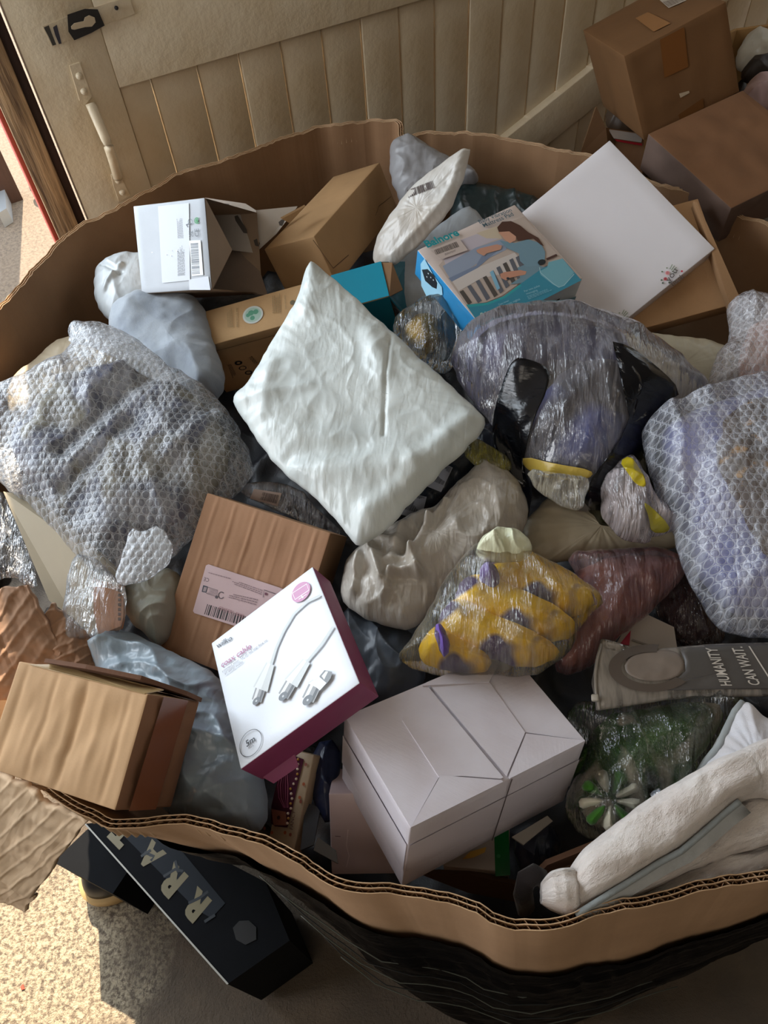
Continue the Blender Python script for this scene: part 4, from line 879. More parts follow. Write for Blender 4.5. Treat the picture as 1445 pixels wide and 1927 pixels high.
# --- clear bag with amber brush
s = Soft([(140, 1042), (175, 1048), (215, 1080), (238, 1110), (236, 1170), (222, 1196), (170, 1200), (120, 1210), (118, 1160), (126, 1095)], (.05, -.2, 1), (180, 1130, .90), T=.02, w=.03, seed=25, wr=.005, rid=.007, N=120, M=24)
r = empty('clear_bag_with_comb', 'small glossy clear bag with amber toothed comb, hanging below the bubble wrap', 'bag', s.base()); s.make('clear_bag', film('#DDE6EC', .18, .08), r)
a = [(176, 1075), (232, 1085), (232, 1160), (228, 1178), (185, 1195), (176, 1150)]
cm = prism('comb', [atz(u, v, .893) for u, v in a], .006, plain('#B0764A', .35), r)
for k in range(7): prism('tooth_slot', [atz(222, 1108 + k * 9, .8945), atz(227, 1108 + k * 9, .8945), atz(227, 1113 + k * 9, .8945), atz(222, 1113 + k * 9, .8945)], .0006, plain('#4A2E1C', .5), cm)
bag('olive_grey_bag', 'crumpled olive grey bag between clear comb bag and labelled carton', 'bag', [(228, 1110), (262, 1092), (312, 1070), (345, 1085), (340, 1150), (305, 1225), (275, 1195), (235, 1160)], (.1, -.2, 1), (280, 1140, .855), OLIVE, T=.03, w=.03, seed=26, wr=.007, rid=.01, rs=12)
# --- blue grey mailer, bottom left
bag('blue_grey_mailer', 'plump shiny blue grey mailer running from folded carton to coax box', 'mailer', [(176, 1238), (190, 1205), (240, 1188), (300, 1215), (350, 1240), (410, 1270), (450, 1330), (480, 1420), (505, 1490), (500, 1560), (470, 1575), (400, 1560), (330, 1545), (290, 1500), (250, 1420), (200, 1330)], (-.1, -.05, 1), (380, 1400, .855), poly('#93A2AC', .3, 1.3, .9), T=.045, w=.07, seed=27, wr=.008, rid=.012, rs=9, N=220, M=44, aniso=(1, 1.5))
# --- folded brown carton, bottom left
b = BX('foldbox'); r = empty('folded_brown_carton', 'battered brown carton with lifted lid perched over the torn lower left corner', 'box', b.base())
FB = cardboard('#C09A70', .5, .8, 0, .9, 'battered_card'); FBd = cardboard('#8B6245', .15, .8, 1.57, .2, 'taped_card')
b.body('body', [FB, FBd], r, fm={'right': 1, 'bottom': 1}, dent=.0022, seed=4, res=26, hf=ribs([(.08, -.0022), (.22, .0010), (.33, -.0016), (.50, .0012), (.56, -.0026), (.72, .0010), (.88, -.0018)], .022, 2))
p = Print(b, 'right', .0035); o_, e1, e2, n_, a_, b_ = p.f
p.poly([(-a_ / 2, -.012), (a_ / 2, -.016), (a_ / 2, .022), (-a_ / 2, .026)], '#7B4B33', .18, False); p.build('parcel_tape', r)
g = b
LA = b.P(.02, 1, -.001); LB = b.P(1., 1, -.001); LD = b.P(.28, 1.13, -.018); LC = b.P(1.0, 1.0, -.08)
prism('tape_strip', [b.P(.10, 1.0, .0008), b.P(.98, 1.0, .0008), b.P(1.0, 1.06, -.02), b.P(.30, 1.07, -.008)], .0008, plain('#A98F66', .2), r)
prism('lid_flap', [b.P(.22, 1.05, .004), b.P(.55, 1.085, .006), b.P(.9, 1.10, -.004), b.P(1.02, 1.04, -.052), b.P(1.02, 1.0, -.078), b.P(.15, 1.02, -.07)], .004, cardboard('#6B4A36', .5, 1.4, 0, .2), r)
# --- labelled carton
b = BX('labelbox', 1.02); r = empty('labelled_carton', 'ribbed brown carton with white barcode label, partly under the coax box', 'box', b.base())
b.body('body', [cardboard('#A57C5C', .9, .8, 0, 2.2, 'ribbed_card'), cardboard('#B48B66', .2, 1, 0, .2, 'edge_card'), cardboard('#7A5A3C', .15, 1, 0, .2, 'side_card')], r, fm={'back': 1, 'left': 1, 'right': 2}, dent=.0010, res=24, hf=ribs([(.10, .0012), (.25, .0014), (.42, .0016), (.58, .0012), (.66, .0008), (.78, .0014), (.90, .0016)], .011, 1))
p = Print(b, off=.0024); q = lambda x, y: (350 + x * .1315, 1040 + y * .1315)
p.poly([q(135, 865), q(115, 835), q(300, 185), q(335, 168), q(1350, 500), (560, 1120), q(1100, 1170)], '#C2A9AA', .4)
p.bars([q(275, 880), q(1050, 1110), q(1080, 980), q(320, 735)], '#2A2426', 3)
p.text('CE', q(350, 372), q(275, 352), '#5A4C50', 1.); p.poly([q(240, 560), q(262, 465), q(330, 487), q(305, 575)], '#2F3442'); p.poly([q(256, 550), q(275, 487), q(318, 498), q(296, 560)], '#9A8A8C')
p.stroke([q(325, 492), q(470, 540), q(455, 632), q(305, 580)], .0006, '#6B5D62'); p.lines([q(455, 622), q(320, 580), q(340, 510), q(465, 545)], 4, '#8C7B80', 2)
p.disc(q(520, 610), .0042, '#4E454C', r0=.0032, a0=1, a1=6); p.disc(q(452, 635), .0018, '#4E454C')
p.lines([q(1090, 610), q(650, 440), q(690, 380), q(1110, 530)], 3, '#8A7478', 5); p.lines([q(1010, 760), q(590, 640), q(620, 570), q(1050, 660)], 3, '#8A7478', 6); p.lines([q(650, 385), q(310, 290), q(320, 270), q(655, 360)], 1, '#8A7478', 6)
p.text('0003 1853703', q(850, 890), q(500, 765), '#9C7377', .9); p.text('CPSFTC', q(1085, 640), q(1000, 610), '#8A7478') if False else None
p.stroke([q(1120, 640), q(1135, 535), q(1300, 590)], .0008, '#5A4A50'); p.disc(q(1160, 590), .0016, '#6A3A4C')
p.build('shipping_label', r, label='white shipping label with barcode')
p = Print(b, 'back'); p.poly([(553, 964), (562, 961), (566, 969), (556, 970)], '#D9B51C'); p.build('yellow_mark', r)
# clear bag with label behind it
s = Soft([(455, 912), (500, 905), (560, 915), (600, 960), (655, 1010), (600, 1000), (520, 960), (450, 930)], (0, -.3, 1), (550, 950, .865), T=.014, w=.02, seed=28, wr=.004, rid=.006, N=100, M=20)
r = empty('clear_label_bag', 'crinkly clear bag with paper label behind the labelled carton', 'bag', s.base()); s.make('clear_bag', film('#AAA6A8', .3, .1), r)
p_ = drape(s, 'paper_label', [(470, 938), (522, 953), (530, 928), (478, 920)], plain('#B5A196'), r); ink_bars(s, 'label_print', [(490, 940), (520, 948), (525, 932), (495, 926)], r, plain('#4A3E3C'), seed=5)
Soft([(480, 930), (560, 925), (640, 1000), (600, 1000)], (0, -.3, 1), (550, 950, .845), T=.012, w=.02, seed=29).make('dark_cloth', fabric('#3A3440', name='dark_cloth'), r)

# --- centre mailer
s = Soft([(585, 489), (612, 512), (655, 548), (742, 630), (842, 722), (900, 772), (918, 792), (902, 820), (885, 838), (830, 890), (770, 950), (728, 1000), (700, 1018), (676, 1030), (655, 1012), (640, 985), (590, 935), (520, 880), (478, 820), (450, 780), (437, 760), (442, 742), (468, 725), (500, 665), (540, 600), (562, 560), (572, 520)], (-.12, -.22, .95), (670, 780, .985), T=.020, Tb=.014, w=.05, seed=31, smooth=1, wr=.0030, ws=8, rid=.0012, rs=18, pucker=.0012, N=300, M=60,
    creases=[((737, 640), (725, 830), -.0035, .0022), ((520, 870), (690, 850), -.005, .014), ((560, 900), (760, 890), .006, .016), ((700, 640), (730, 720), .005, .012), ((880, 800), (780, 880), .005, .010), ((450, 765), (590, 740), .003, .008), ((590, 500), (585, 600), .005, .012), ((520, 700), (500, 790), .004, .01), ((830, 870), (700, 970), .005, .012), ((600, 800), (800, 830), -.004, .015)])
o = s.make('white_mailer', WHITE); tag(o, 'large pale white mailing bag lying diagonally in the middle of the heap', 'mailer')
# --- dark clothing bags with labels, under its lower right edge
s = Soft([(690, 1040), (720, 990), (790, 900), (850, 850), (900, 838), (905, 880), (870, 915), (800, 965), (760, 1000), (700, 1050)], (-.1, -.2, 1), (800, 930, .875), T=.016, w=.02, seed=32, wr=.003, rid=.003, N=120, M=24)
r = empty('garment_bag', 'dark garment bag with two small barcode labels under the centre mailer edge', 'bag', s.base()); s.make('bag', poly('#1B2026', .25, .8, 1.), r)
for qd, sd in (([(742, 965), (792, 978), (803, 935), (770, 928)], 1), ([(795, 912), (830, 926), (852, 880), (835, 872)], 2)):
    drape(s, 'barcode_label', qd, plain('#8F8F94'), r); Q = np.array(qd, float); c = Q.mean(0)
    ink_bars(s, 'label_print', [tuple(c + (x - c) * .72 + (Q[3] - Q[0]) * .12) for x in Q], r, plain('#33343A'), seed=sd)
# --- taupe mailer with rolled edge
bag('taupe_mailer', 'crumpled silvery taupe mailer with bunched folds right of coax box', 'mailer', [(642, 1125), (645, 1080), (658, 1045), (700, 1012), (745, 985), (790, 962), (822, 955), (855, 915), (890, 885), (910, 862), (945, 878), (975, 905), (995, 950), (990, 995), (960, 1030), (900, 1070), (850, 1120), (790, 1175), (755, 1188), (700, 1170), (660, 1150)], (-.12, -.15, .97), (800, 1050, .905), TAUPE, T=.034, Tb=.03, w=.07, seed=33, wr=.004, rid=.0035, rs=16, N=260, M=56, pucker=.002,
    creases=[((838, 962), (812, 1000), .018, .007), ((812, 1000), (782, 1060), .020, .006), ((782, 1060), (796, 1100), .014, .005), ((824, 968), (768, 1045), -.016, .012), ((795, 1095), (745, 1100), .013, .005), ((745, 1100), (730, 1140), .010, .005), ((715, 1062), (728, 1120), .010, .005), ((682, 1060), (672, 1125), .012, .005), ((728, 1112), (700, 1040), .010, .004), ((760, 1040), (710, 1020), .009, .007), ((700, 1090), (660, 1110), -.008, .010), ((900, 905), (862, 985), .003, .008), ((860, 1010), (780, 1090), .006, .012), ((950, 960), (880, 1060), .004, .012), ((760, 1000), (745, 1075), .008, .006)])
bag('dark_grey_mailer', 'dark grey slack mailer between coax box and white tuck-top carton', 'mailer', [(640, 1140), (700, 1170), (770, 1185), (800, 1230), (800, 1290), (740, 1330), (690, 1320), (640, 1240)], (0, 0, 1), (720, 1240, .85), poly('#4A5058', .4, .9, .9), T=.025, w=.04, seed=34, wr=.005, rid=.008)

# --- coax cable box
b = BX('coax', .97); r = empty('coax_cable_box', 'flat white and plum coax cable box with printed plugs, lying tilted', 'box', b.base())
b.body('body', [smoothcard('#E1E6EE', .38, .01, 'white_gloss_card'), smoothcard('#8C3F66', .45, .04, 'plum_card')], r, fm={'right': 1, 'front': 1, 'left': 1, 'back': 1, 'bottom': 1}, dent=.0004)
q = lambda x, y: (370 + x * .173, 1060 + y * .173); Q2 = lambda x, y: (380 + x * .3113, 880 + y * .3113)
p = Print(b)
p.text('wilko', q(225, 932), q(392, 838), '#4C5057', 1., .01); p.text('coax cable', q(280, 1140), q(602, 926), '#B0688E', 1.05, .01)
p.text('connect your TV or set top box to', q(290, 1195), q(776, 850), '#77737C', 1.1); p.text('an aerial outlet', q(318, 1222), q(516, 1083), '#77737C', 1.1)
p.disc(q(1144, 318), .0118, '#C98FB4'); p.stroke([q(1052, 332), q(1205, 232), q(1230, 300), q(1080, 402)], .0010, '#F3EEF4', True); p.stroke([q(1120, 400), q(1205, 345)], .001, '#F3EEF4'); p.stroke([q(1150, 365), q(1170, 385)], .0016, '#F3EEF4')
p.stroke([Q2(720, 778), Q2(640, 815), Q2(560, 890), Q2(500, 990), Q2(455, 1090), Q2(425, 1190)], .0034, '#CCD2D2'); p.stroke([Q2(800, 965), Q2(730, 1070), Q2(645, 1175)], .0034, '#CCD2D2')
def plug(a, c, e, w1, w2):
    A, C_, E_ = [np.array(x) for x in (a, c, e)]; d = nz(E_ - A); n_ = np.array([-d[1], d[0]])
    g = lambda P, w, s_: tuple(P + n_ * w * s_)
    p.poly([Q2(*g(A, w1 * .55, 1)), Q2(*g(A, w1 * .55, -1)), Q2(*g(C_, w1, -1)), Q2(*g(C_, w1, 1))], '#D3D8D8'); p.poly([Q2(*g(A, w1 * .4, 1)), Q2(*g(A, w1 * .05, -1)), Q2(*g(C_, w1 * .1, -1)), Q2(*g(C_, w1 * .8, 1))], '#E8ECEC')
    p.poly([Q2(*g(C_, w2, 1)), Q2(*g(C_, w2, -1)), Q2(*g(E_, w2, -1)), Q2(*g(E_, w2, 1))], '#9A9C9E'); p.poly([Q2(*g(C_, w2 * .7, 1)), Q2(*g(C_, w2 * .2, 1)), Q2(*g(E_, w2 * .2, 1)), Q2(*g(E_, w2 * .7, 1))], '#E6E8E8'); p.poly([Q2(*g(C_, w2 * .4, -1)), Q2(*g(C_, w2 * .8, -1)), Q2(*g(E_, w2 * .8, -1)), Q2(*g(E_, w2 * .4, -1))], '#5E6266')
    p.disc(Q2(*e), .0046 * w2 / 30, '#70757A', sq=.8); p.disc(Q2(*e), .0012, '#C9CDD0')
plug((420, 1190), (360, 1345), (337, 1415), 46, 30); plug((640, 1175), (545, 1310), (500, 1388), 46, 34)
plug((705, 1300), (690, 1330), (650, 1412), 50, 38)
p.poly([Q2(722, 1268), Q2(752, 1232), Q2(798, 1242), Q2(790, 1280), Q2(760, 1320), Q2(730, 1308)], '#85898C'); p.poly([Q2(735, 1268), Q2(760, 1238), Q2(775, 1240), Q2(750, 1290)], '#E2E4E4'); p.poly([Q2(680, 1318), Q2(720, 1272), Q2(765, 1310), Q2(725, 1355)], '#E4E8E8')
p.build('printed_front', r); p = Print(b)
p.disc(Q2(299, 1667), .0132, '#44474C', r0=.0126); p.text('5m', Q2(276, 1692), Q2(328, 1655), '#3A3D42', 1.1, .015); p.text('cable', Q2(290, 1705), Q2(320, 1685), '#5A5D62', .9)
p.build('length_badge', r)
prism('loose_tab', [b.P(.02, 0, -b.d[2] + .004), b.P(.30, 0, -b.d[2] + .004), b.P(.27, -.05, -b.d[2] - .004), b.P(.06, -.05, -b.d[2] - .003)], .001, smoothcard('#8C3F66', .45, .04), r)

# --- small packs under the coax and tuck boxes
b = BX('fancy', 1.03); r = empty('bead_pack', 'narrow cream pack with window of pink beads, standing below the coax box', 'pack', b.base())
b.body('body', smoothcard('#B39C80', .5, .1), r, dent=.0003)
p = Print(b); q = lambda x, y: (480 + x * .1938, 1400 + y * .1938)
p.poly([q(160, 770), q(165, 600), q(250, 230), q(300, 150), q(400, 120), q(480, 150), q(420, 400), q(370, 620), q(320, 812), q(200, 800)], '#4A1E2E', .15)
p.text('FANCY', q(372, 832), q(398, 650), '#5A3434', 1.); 
for k, c in enumerate([(100, 820), (170, 860), (350, 880), (440, 520), (450, 560), (480, 390), (500, 200), (300, 860)]): p.disc(q(*c), .0018, '#A8562E' if k % 2 else '#8C4A3A', 8)
for k in range(5): p.stroke([q(270 + k * 12, 250), q(230 + k * 25, 400), q(240 + k * 22, 520), q(290 + k * 10, 620)], .0008, ['#8A3A5A', '#A0506A', '#6E2A44'][k % 3])
p.poly([q(170, 630), q(310, 660), q(320, 790), q(190, 790)], '#8C5544'); p.disc(q(240, 715), .002, '#3A1A1A'); p.build('printed_front', r)
rr_ = random.Random(5)
for k in range(14):
    t = k / 13; u = 400 - 70 * t + rr_.uniform(-14, 14) + (25 if k < 5 else 0); v = 150 + 620 * t; c = onplane(*q(u, v), b.c, b.n) + b.n * .002
    tube('bead', [c - b.n * .0014, c - b.n * .0005, c + b.n * .0006, c + b.n * .0014], [.0006, .0014, .0014, .0006], plain('#E0C9B4' if k % 3 else '#B8873A', .2), r, 8)
b = BX('pink', 1.03); r = empty('pink_white_carton', 'small pinkish white carton half hidden under the white tuck-top carton', 'box', b.base()); b.body('body', smoothcard('#C9B5B6', .5, .04), r, dent=.001)
p = Print(b); p.stroke([(655, 1560), (652, 1590), (657, 1610), (652, 1630)], .0006, '#E6D8D6'); p.stroke([(631, 1572), (641, 1573)], .0006, '#5A4A48'); p.build('crease_marks', r)
b = BX('green', 1.02); r = empty('green_end_carton', 'shallow white carton with green end below the white tuck-top carton', 'box', b.base())
b.body('body', smoothcard('#B5A79C', .3, .06), r, dent=.0006); p = Print(b); p.poly([(932, 1650), (960, 1648), (957, 1560), (930, 1575)], '#0F6A2E', .35)
p.poly([(870, 1618), (885, 1603), (915, 1595), (912, 1605), (890, 1615)], '#D6A650', .2); p.disc((938, 1612), .002, '#3C8A50'); p.build('green_panel', r)
# flat dark things in the gap
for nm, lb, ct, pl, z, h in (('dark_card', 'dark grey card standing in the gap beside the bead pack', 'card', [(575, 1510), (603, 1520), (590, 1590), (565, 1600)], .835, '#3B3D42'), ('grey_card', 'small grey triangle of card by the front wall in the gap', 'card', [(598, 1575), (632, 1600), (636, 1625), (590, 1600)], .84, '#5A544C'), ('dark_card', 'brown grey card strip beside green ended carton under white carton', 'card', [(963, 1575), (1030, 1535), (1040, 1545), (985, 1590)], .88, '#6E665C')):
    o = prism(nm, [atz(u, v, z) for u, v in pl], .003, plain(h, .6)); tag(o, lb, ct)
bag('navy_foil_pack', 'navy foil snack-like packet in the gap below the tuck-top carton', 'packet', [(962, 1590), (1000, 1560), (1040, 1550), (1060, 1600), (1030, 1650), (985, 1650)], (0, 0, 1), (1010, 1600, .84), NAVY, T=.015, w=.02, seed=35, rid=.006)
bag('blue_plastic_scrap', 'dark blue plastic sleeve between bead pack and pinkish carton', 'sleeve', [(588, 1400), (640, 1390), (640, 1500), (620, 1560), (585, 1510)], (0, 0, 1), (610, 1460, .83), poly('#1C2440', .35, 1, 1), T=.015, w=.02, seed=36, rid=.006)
# --- white tuck box
b = BX('tuck', .98); r = empty('white_tuck_carton', 'large plain white carton with interlocking folded top, at front centre', 'box', b.base())
WT = NT('white_tuck_card'); WT.set(WT.b, Base_Color=lin('#D5D0D6'), Roughness=.5)
WT.l(WT.mix(WT.ramp(WT.noise(14, 4), [(.35, (0, 0, 0)), (.8, (1, 1, 1))]), lin('#D9D4DB'), lin('#C6BCC0')), WT.b.inputs['Base Color'])
WT.l(WT.bump(WT.noise(1, 3, .6, WT.map((300, 30, 1), .3)), .25, .001, WT.bump(WT.noise(30, 4, .6), .4, .002)), WT.b.inputs['Normal'])
b.body('body', WT.m, r, dent=.0004, res=20)
q = lambda x, y: (480 + x * .36, 1350 + y * .36); T3 = lambda x, y: (620 + x * .36, 850 + y * .36)
fl_h = lambda pts, h, nm, d=.0016: prism(nm, [onplane(u, v, b.c + b.n * h, b.n) for u, v in pts], d, WT.m, r)
V0 = (826, 1462); V1 = (945, 1468); V2 = (988, 1378); V3 = (920, 1282); V4 = (805, 1268); V5 = (757, 1355)
def BP(a, c): pr = b.P(a, c); cc = RW.T @ (pr - CAM); return (CX + F * cc[0] / -cc[2], CY - F * cc[1] / -cc[2])
c00, c10, c11, c01 = BP(.004, .004), BP(.996, .004), BP(.996, .996), BP(.004, .996)
pb = BP(.5, .004); pt_ = BP(.5, .996)
fl_h([c00, (826, 1462), V5, BP(.36, .996), c01], .0022, 'top_flap')
fl_h([c10, c11, BP(.62, .996), (920, 1282), V2], .0022, 'top_flap')
fl_h([V5, (826, 1462), (870, 1460), BP(.50, .03), BP(.515, .03), BP(.47, .996), BP(.36, .996)], .0038, 'centre_flap')
fl_h([BP(.535, .03), V2, (920, 1282), BP(.62, .996), BP(.485, .996)], .0038, 'centre_flap')
fl_h([c00, (829, 1459), BP(.50, .018), BP(.50, .002)], .0054, 'corner_tuck')
fl_h([c10, (990, 1380), BP(.54, .02), BP(.54, .002)], .0050, 'corner_tuck')
fl_h([c11, (920, 1283), BP(.45, .985), BP(.48, .998)], .0056, 'corner_tuck')
p = Print(b, 'front'); o_, e1, e2, n_, a_, b_ = p.f
p.poly([(.008, b_ / 2), (.0095, b_ / 2), (.006, -b_ / 2), (.0045, -b_ / 2)], '#5B5152', .6, False); p.build('side_seam', r)
for w, nm in (('front', 'tape_sheen'), ('left', 'tape_sheen')):
    p = Print(b, w, .0010); o_, e1, e2, n_, a_, b_ = p.f; p.poly([(-a_ / 2 + .001, -.022), (a_ / 2 - .001, -.022), (a_ / 2 - .001, .024), (-a_ / 2 + .001, .024)], '#D3CCD2', .2, False); p.build(nm, r)

# --- yellow spotted bundle in clear bag
s = Soft([(745, 1243), (765, 1215), (790, 1180), (815, 1135), (840, 1088), (875, 1050), (895, 1030), (935, 1035), (1000, 1045), (1060, 1072), (1110, 1105), (1140, 1130), (1118, 1150), (1088, 1185), (1085, 1215), (1045, 1250), (1000, 1275), (930, 1270), (850, 1272), (803, 1268), (770, 1255)], (-.1, -.15, 1), (930, 1160, .945), T=.05, Tb=.03, w=.07, seed=41, wr=.006, rid=.007, N=220, M=44)
r = empty('yellow_spotted_bundle', 'milky clear bag knotted at top, full of yellow cloth with purple patches', 'bag', s.base()); s.make('clear_bag', film('#E6E6D2', .11, .2, .7), r)
YM = blotch('#F0C010', '#4A3460', 17, .56, .62, .9, 'yellow_purple_cloth'); PU = fabric('#6A4FA0', name='purple_cloth')
for k, (ol, z) in enumerate([([(1000, 1050), (1060, 1080), (1130, 1125), (1090, 1165), (1010, 1150), (930, 1120), (890, 1080), (930, 1050)], .95), ([(850, 1110), (900, 1075), (980, 1110), (1080, 1160), (1085, 1200), (1020, 1210), (930, 1180), (860, 1160)], .955), ([(820, 1165), (860, 1120), (930, 1160), (1030, 1200), (1060, 1235), (990, 1262), (900, 1230), (840, 1210)], .96), ([(785, 1215), (830, 1170), (890, 1210), (930, 1240), (910, 1270), (830, 1262), (790, 1245)], .95)]):
    Soft(ol, (-.1, -.15, 1), (*np.mean(ol, 0), z - .012), T=.03, w=.035, seed=42 + k, wr=.003, ws=12, N=120, M=24).make('rolled_cloth', YM, r)
Soft([(905, 1065), (930, 1060), (945, 1095), (925, 1115), (900, 1095)], (-.1, -.15, 1), (922, 1090, .965), T=.025, w=.02, seed=50, N=80, M=16).make('purple_roll', PU, r)
Soft([(815, 1180), (835, 1175), (850, 1225), (830, 1240)], (-.1, -.15, 1), (832, 1208, .965), T=.02, w=.015, seed=51, N=80, M=16).make('purple_roll', PU, r)
Soft([(893, 1035), (915, 1008), (940, 996), (975, 1000), (995, 1012), (1002, 1035), (990, 1055), (935, 1058), (905, 1055)], (-.1, -.15, 1), (950, 1030, .985), T=.022, w=.02, seed=52, wr=.006, rid=.009, rs=22, N=120, M=24).make('knotted_top', poly('#DEE0C0', .25, 1.4, 1.6), r)

# --- travel pillow in clear bag with black tape
TP = (-.05, -.35, 1)
s = Soft([(848, 690), (852, 645), (885, 608), (940, 585), (1010, 577), (1085, 582), (1150, 600), (1215, 632), (1275, 672), (1345, 742), (1300, 765), (1250, 790), (1205, 860), (1165, 930), (1120, 965), (1060, 955), (1005, 915), (975, 870), (930, 800), (890, 760)], TP, (1050, 760, .955), T=.072, Tb=.05, w=.12, seed=61, wr=.006, ws=8, rid=.006, rs=6, N=260, M=56, creases=[((985, 620), (965, 760), .006, .01), ((1145, 640), (1060, 760), -.006, .012), ((1150, 640), (1060, 600), .005, .008), ((1000, 850), (1160, 690), .004, .01)])
r = empty('wrapped_travel_pillow', 'rounded lilac grey cushion in thin clear plastic bound with black tape', 'cushion', s.base()); s.make('clear_bag', film('#D8D6DE', .17, .16, .8, .8), r)
CU = fabric('#7C7A98', '#6A6C86', sc=.5, name='lilac_cloth')
Soft([(872, 690), (880, 640), (940, 605), (1040, 592), (1130, 612), (1190, 660), (1180, 720), (1080, 700), (1010, 700), (960, 760), (915, 760)], TP, (1020, 660, .93), T=.07, w=.08, seed=62, wr=.004).make('cushion', CU, r)
Soft([(1000, 830), (1010, 760), (1060, 700), (1140, 680), (1200, 720), (1220, 780), (1180, 860), (1120, 920), (1040, 905)], TP, (1105, 800, .925), T=.075, w=.08, seed=63, wr=.005).make('cushion', blotch('#5C5A62', '#5A66A8', 9, .5, .62, .9, 'slate_blue_cloth'), r)
YB = poly('#C7AC4E', .35, .8, 1.)
def overlay(S, name, pl, mat, parent, lift=.004, th=.0012, n=40, label=None):
    """a strip of tape or film stuck on the surface below it, following its shape"""
    B = resample(chaikin(np.array(pl, float), 1), n); c = B.mean(0); V = []; M = 8
    for k in range(M, 0, -1):
        for x in c + (B - c) * (k / M): V.append(S.hit(x[0], x[1], lift + .0012 * float(noise(x[0] * .05, x[1] * .05, 3))))
    V.append(S.hit(c[0], c[1], lift)); N = len(V); V += [v - nz(CAM - v) * th for v in V[:n]]
    Fs = [(k * n + i, k * n + (i + 1) % n, (k + 1) * n + (i + 1) % n, (k + 1) * n + i) for k in range(M - 1) for i in range(n)] + [((M - 1) * n + i, (M - 1) * n + (i + 1) % n, M * n) for i in range(n)]
    Fs += [(i, N + i, N + (i + 1) % n, (i + 1) % n) for i in range(n)]
    return mk(name, V, Fs, mat, parent, uvplane(V), label=label)
BT = poly('#0B0D14', .22, 1., 1.2, rot=1.2)
overlay(s, 'black_tape', [(965, 672), (1000, 676), (1036, 694), (1030, 735), (1005, 785), (988, 850), (982, 890), (996, 925), (965, 912), (930, 850), (925, 790), (945, 720)], BT, r)
overlay(s, 'black_tape', [(1142, 640), (1185, 650), (1225, 680), (1262, 712), (1285, 742), (1250, 758), (1240, 800), (1205, 860), (1175, 935), (1130, 968), (1092, 950), (1110, 900), (1150, 860), (1180, 800), (1195, 745), (1215, 720), (1180, 675)], BT, r)
overlay(s, 'yellow_band', [(985, 858), (1040, 872), (1118, 885), (1112, 900), (1070, 905), (1010, 895), (982, 875)], YB, r, .006)
Soft([(985, 880), (1040, 893), (1108, 898), (1108, 925), (1092, 962), (1060, 955), (1010, 925)], TP, (1050, 920, .965), T=.02, w=.02, seed=65, wr=.005, rid=.01, rs=16, N=100, M=20).make('bag_end', film('#C9C2AE', .4, .15), r)
bag('black_bin_liner', 'glossy black plastic liner with olive sheen right of the travel cushion', 'bag', [(1100, 900), (1160, 830), (1210, 770), (1260, 760), (1290, 800), (1260, 900), (1230, 960), (1180, 1000), (1110, 990)], TP, (1190, 880, .915), poly('#14140F', .22, 1.2, 1., c2='#2E2C12'), T=.03, w=.03, seed=66, wr=.006, rid=.01)
bag('olive_film_scrap', 'crumpled olive yellow plastic film between centre mailer and travel cushion', 'film', [(868, 852), (888, 822), (920, 838), (965, 868), (962, 888), (925, 892), (895, 880)], (0, -.2, 1), (915, 862, .945), film('#9A9440', .55, .2), T=.012, w=.02, seed=67, rid=.006, N=80, M=16)
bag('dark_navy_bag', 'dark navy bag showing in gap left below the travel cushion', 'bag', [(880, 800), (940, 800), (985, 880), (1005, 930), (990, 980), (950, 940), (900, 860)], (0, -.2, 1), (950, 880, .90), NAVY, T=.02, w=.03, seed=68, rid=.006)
s = Soft([(1133, 905), (1155, 878), (1185, 855), (1205, 885), (1222, 925), (1250, 960), (1282, 992), (1255, 1005), (1225, 1010), (1225, 1025), (1190, 1020), (1150, 1000), (1128, 965)], (0, -.2, 1), (1195, 950, .95), T=.028, w=.03, seed=69, wr=.006, rid=.009, N=140, M=28)
r = empty('yellow_white_bag', 'small crumpled clear bag with yellow lining above beige mailer', 'bag', s.base()); s.make('clear_bag', film('#C9BDBE', .5, .2), r)
overlay(s, 'yellow_lining', [(1165, 868), (1186, 856), (1204, 882), (1214, 900), (1216, 918), (1196, 912), (1180, 888)], poly('#B9A51E', .3), r, .004); overlay(s, 'yellow_lining', [(1210, 945), (1222, 950), (1262, 990), (1255, 1003), (1225, 1003), (1222, 975)], poly('#A89C2E', .3), r, .004)
Soft([(1145, 900), (1190, 880), (1220, 950), (1240, 990), (1190, 1005), (1145, 970)], (0, -.2, 1), (1190, 945, .935), T=.025, w=.03, seed=70, N=100, M=20).make('contents', fabric('#A39A98', name='pale_cloth'), r)
# --- mailers and fabric on the right
bag('beige_flat_mailer', 'flat beige mailer crossing under the yellow bundle and small clear bag', 'mailer', [(975, 1010), (1000, 965), (1040, 930), (1130, 950), (1250, 985), (1300, 1010), (1285, 1030), (1180, 1042), (1080, 1055), (1000, 1065)], (0, -.2, 1), (1120, 1000, .875), BEIGE, T=.022, w=.04, seed=71, **MAILW)
bag('cream_mailer', 'cream mailer between the travel cushion and upper right bubble wrap', 'mailer', [(1140, 640), (1190, 625), (1250, 632), (1365, 645), (1400, 700), (1370, 780), (1270, 800), (1180, 740)], (0, -.3, 1), (1280, 700, .90), poly('#A9A08A', .4, .6, .8), T=.02, w=.04, seed=72, **MAILW)
s = Soft([(1060, 1042), (1140, 1036), (1230, 1030), (1270, 1042), (1298, 1066), (1275, 1100), (1215, 1160), (1170, 1195), (1140, 1225), (1105, 1262), (1050, 1275), (1040, 1225), (1075, 1180), (1110, 1140), (1090, 1090)], (0, -.2, 1), (1160, 1130, .89), T=.03, w=.045, seed=73, wr=.005, rid=.006, N=180, M=36)
r = empty('terracotta_garment', 'folded terracotta pink garment in thin film right of the yellow bundle', 'garment', s.base()); s.make('clear_bag', film('#C9A8AE', .22, .25, .7), r)
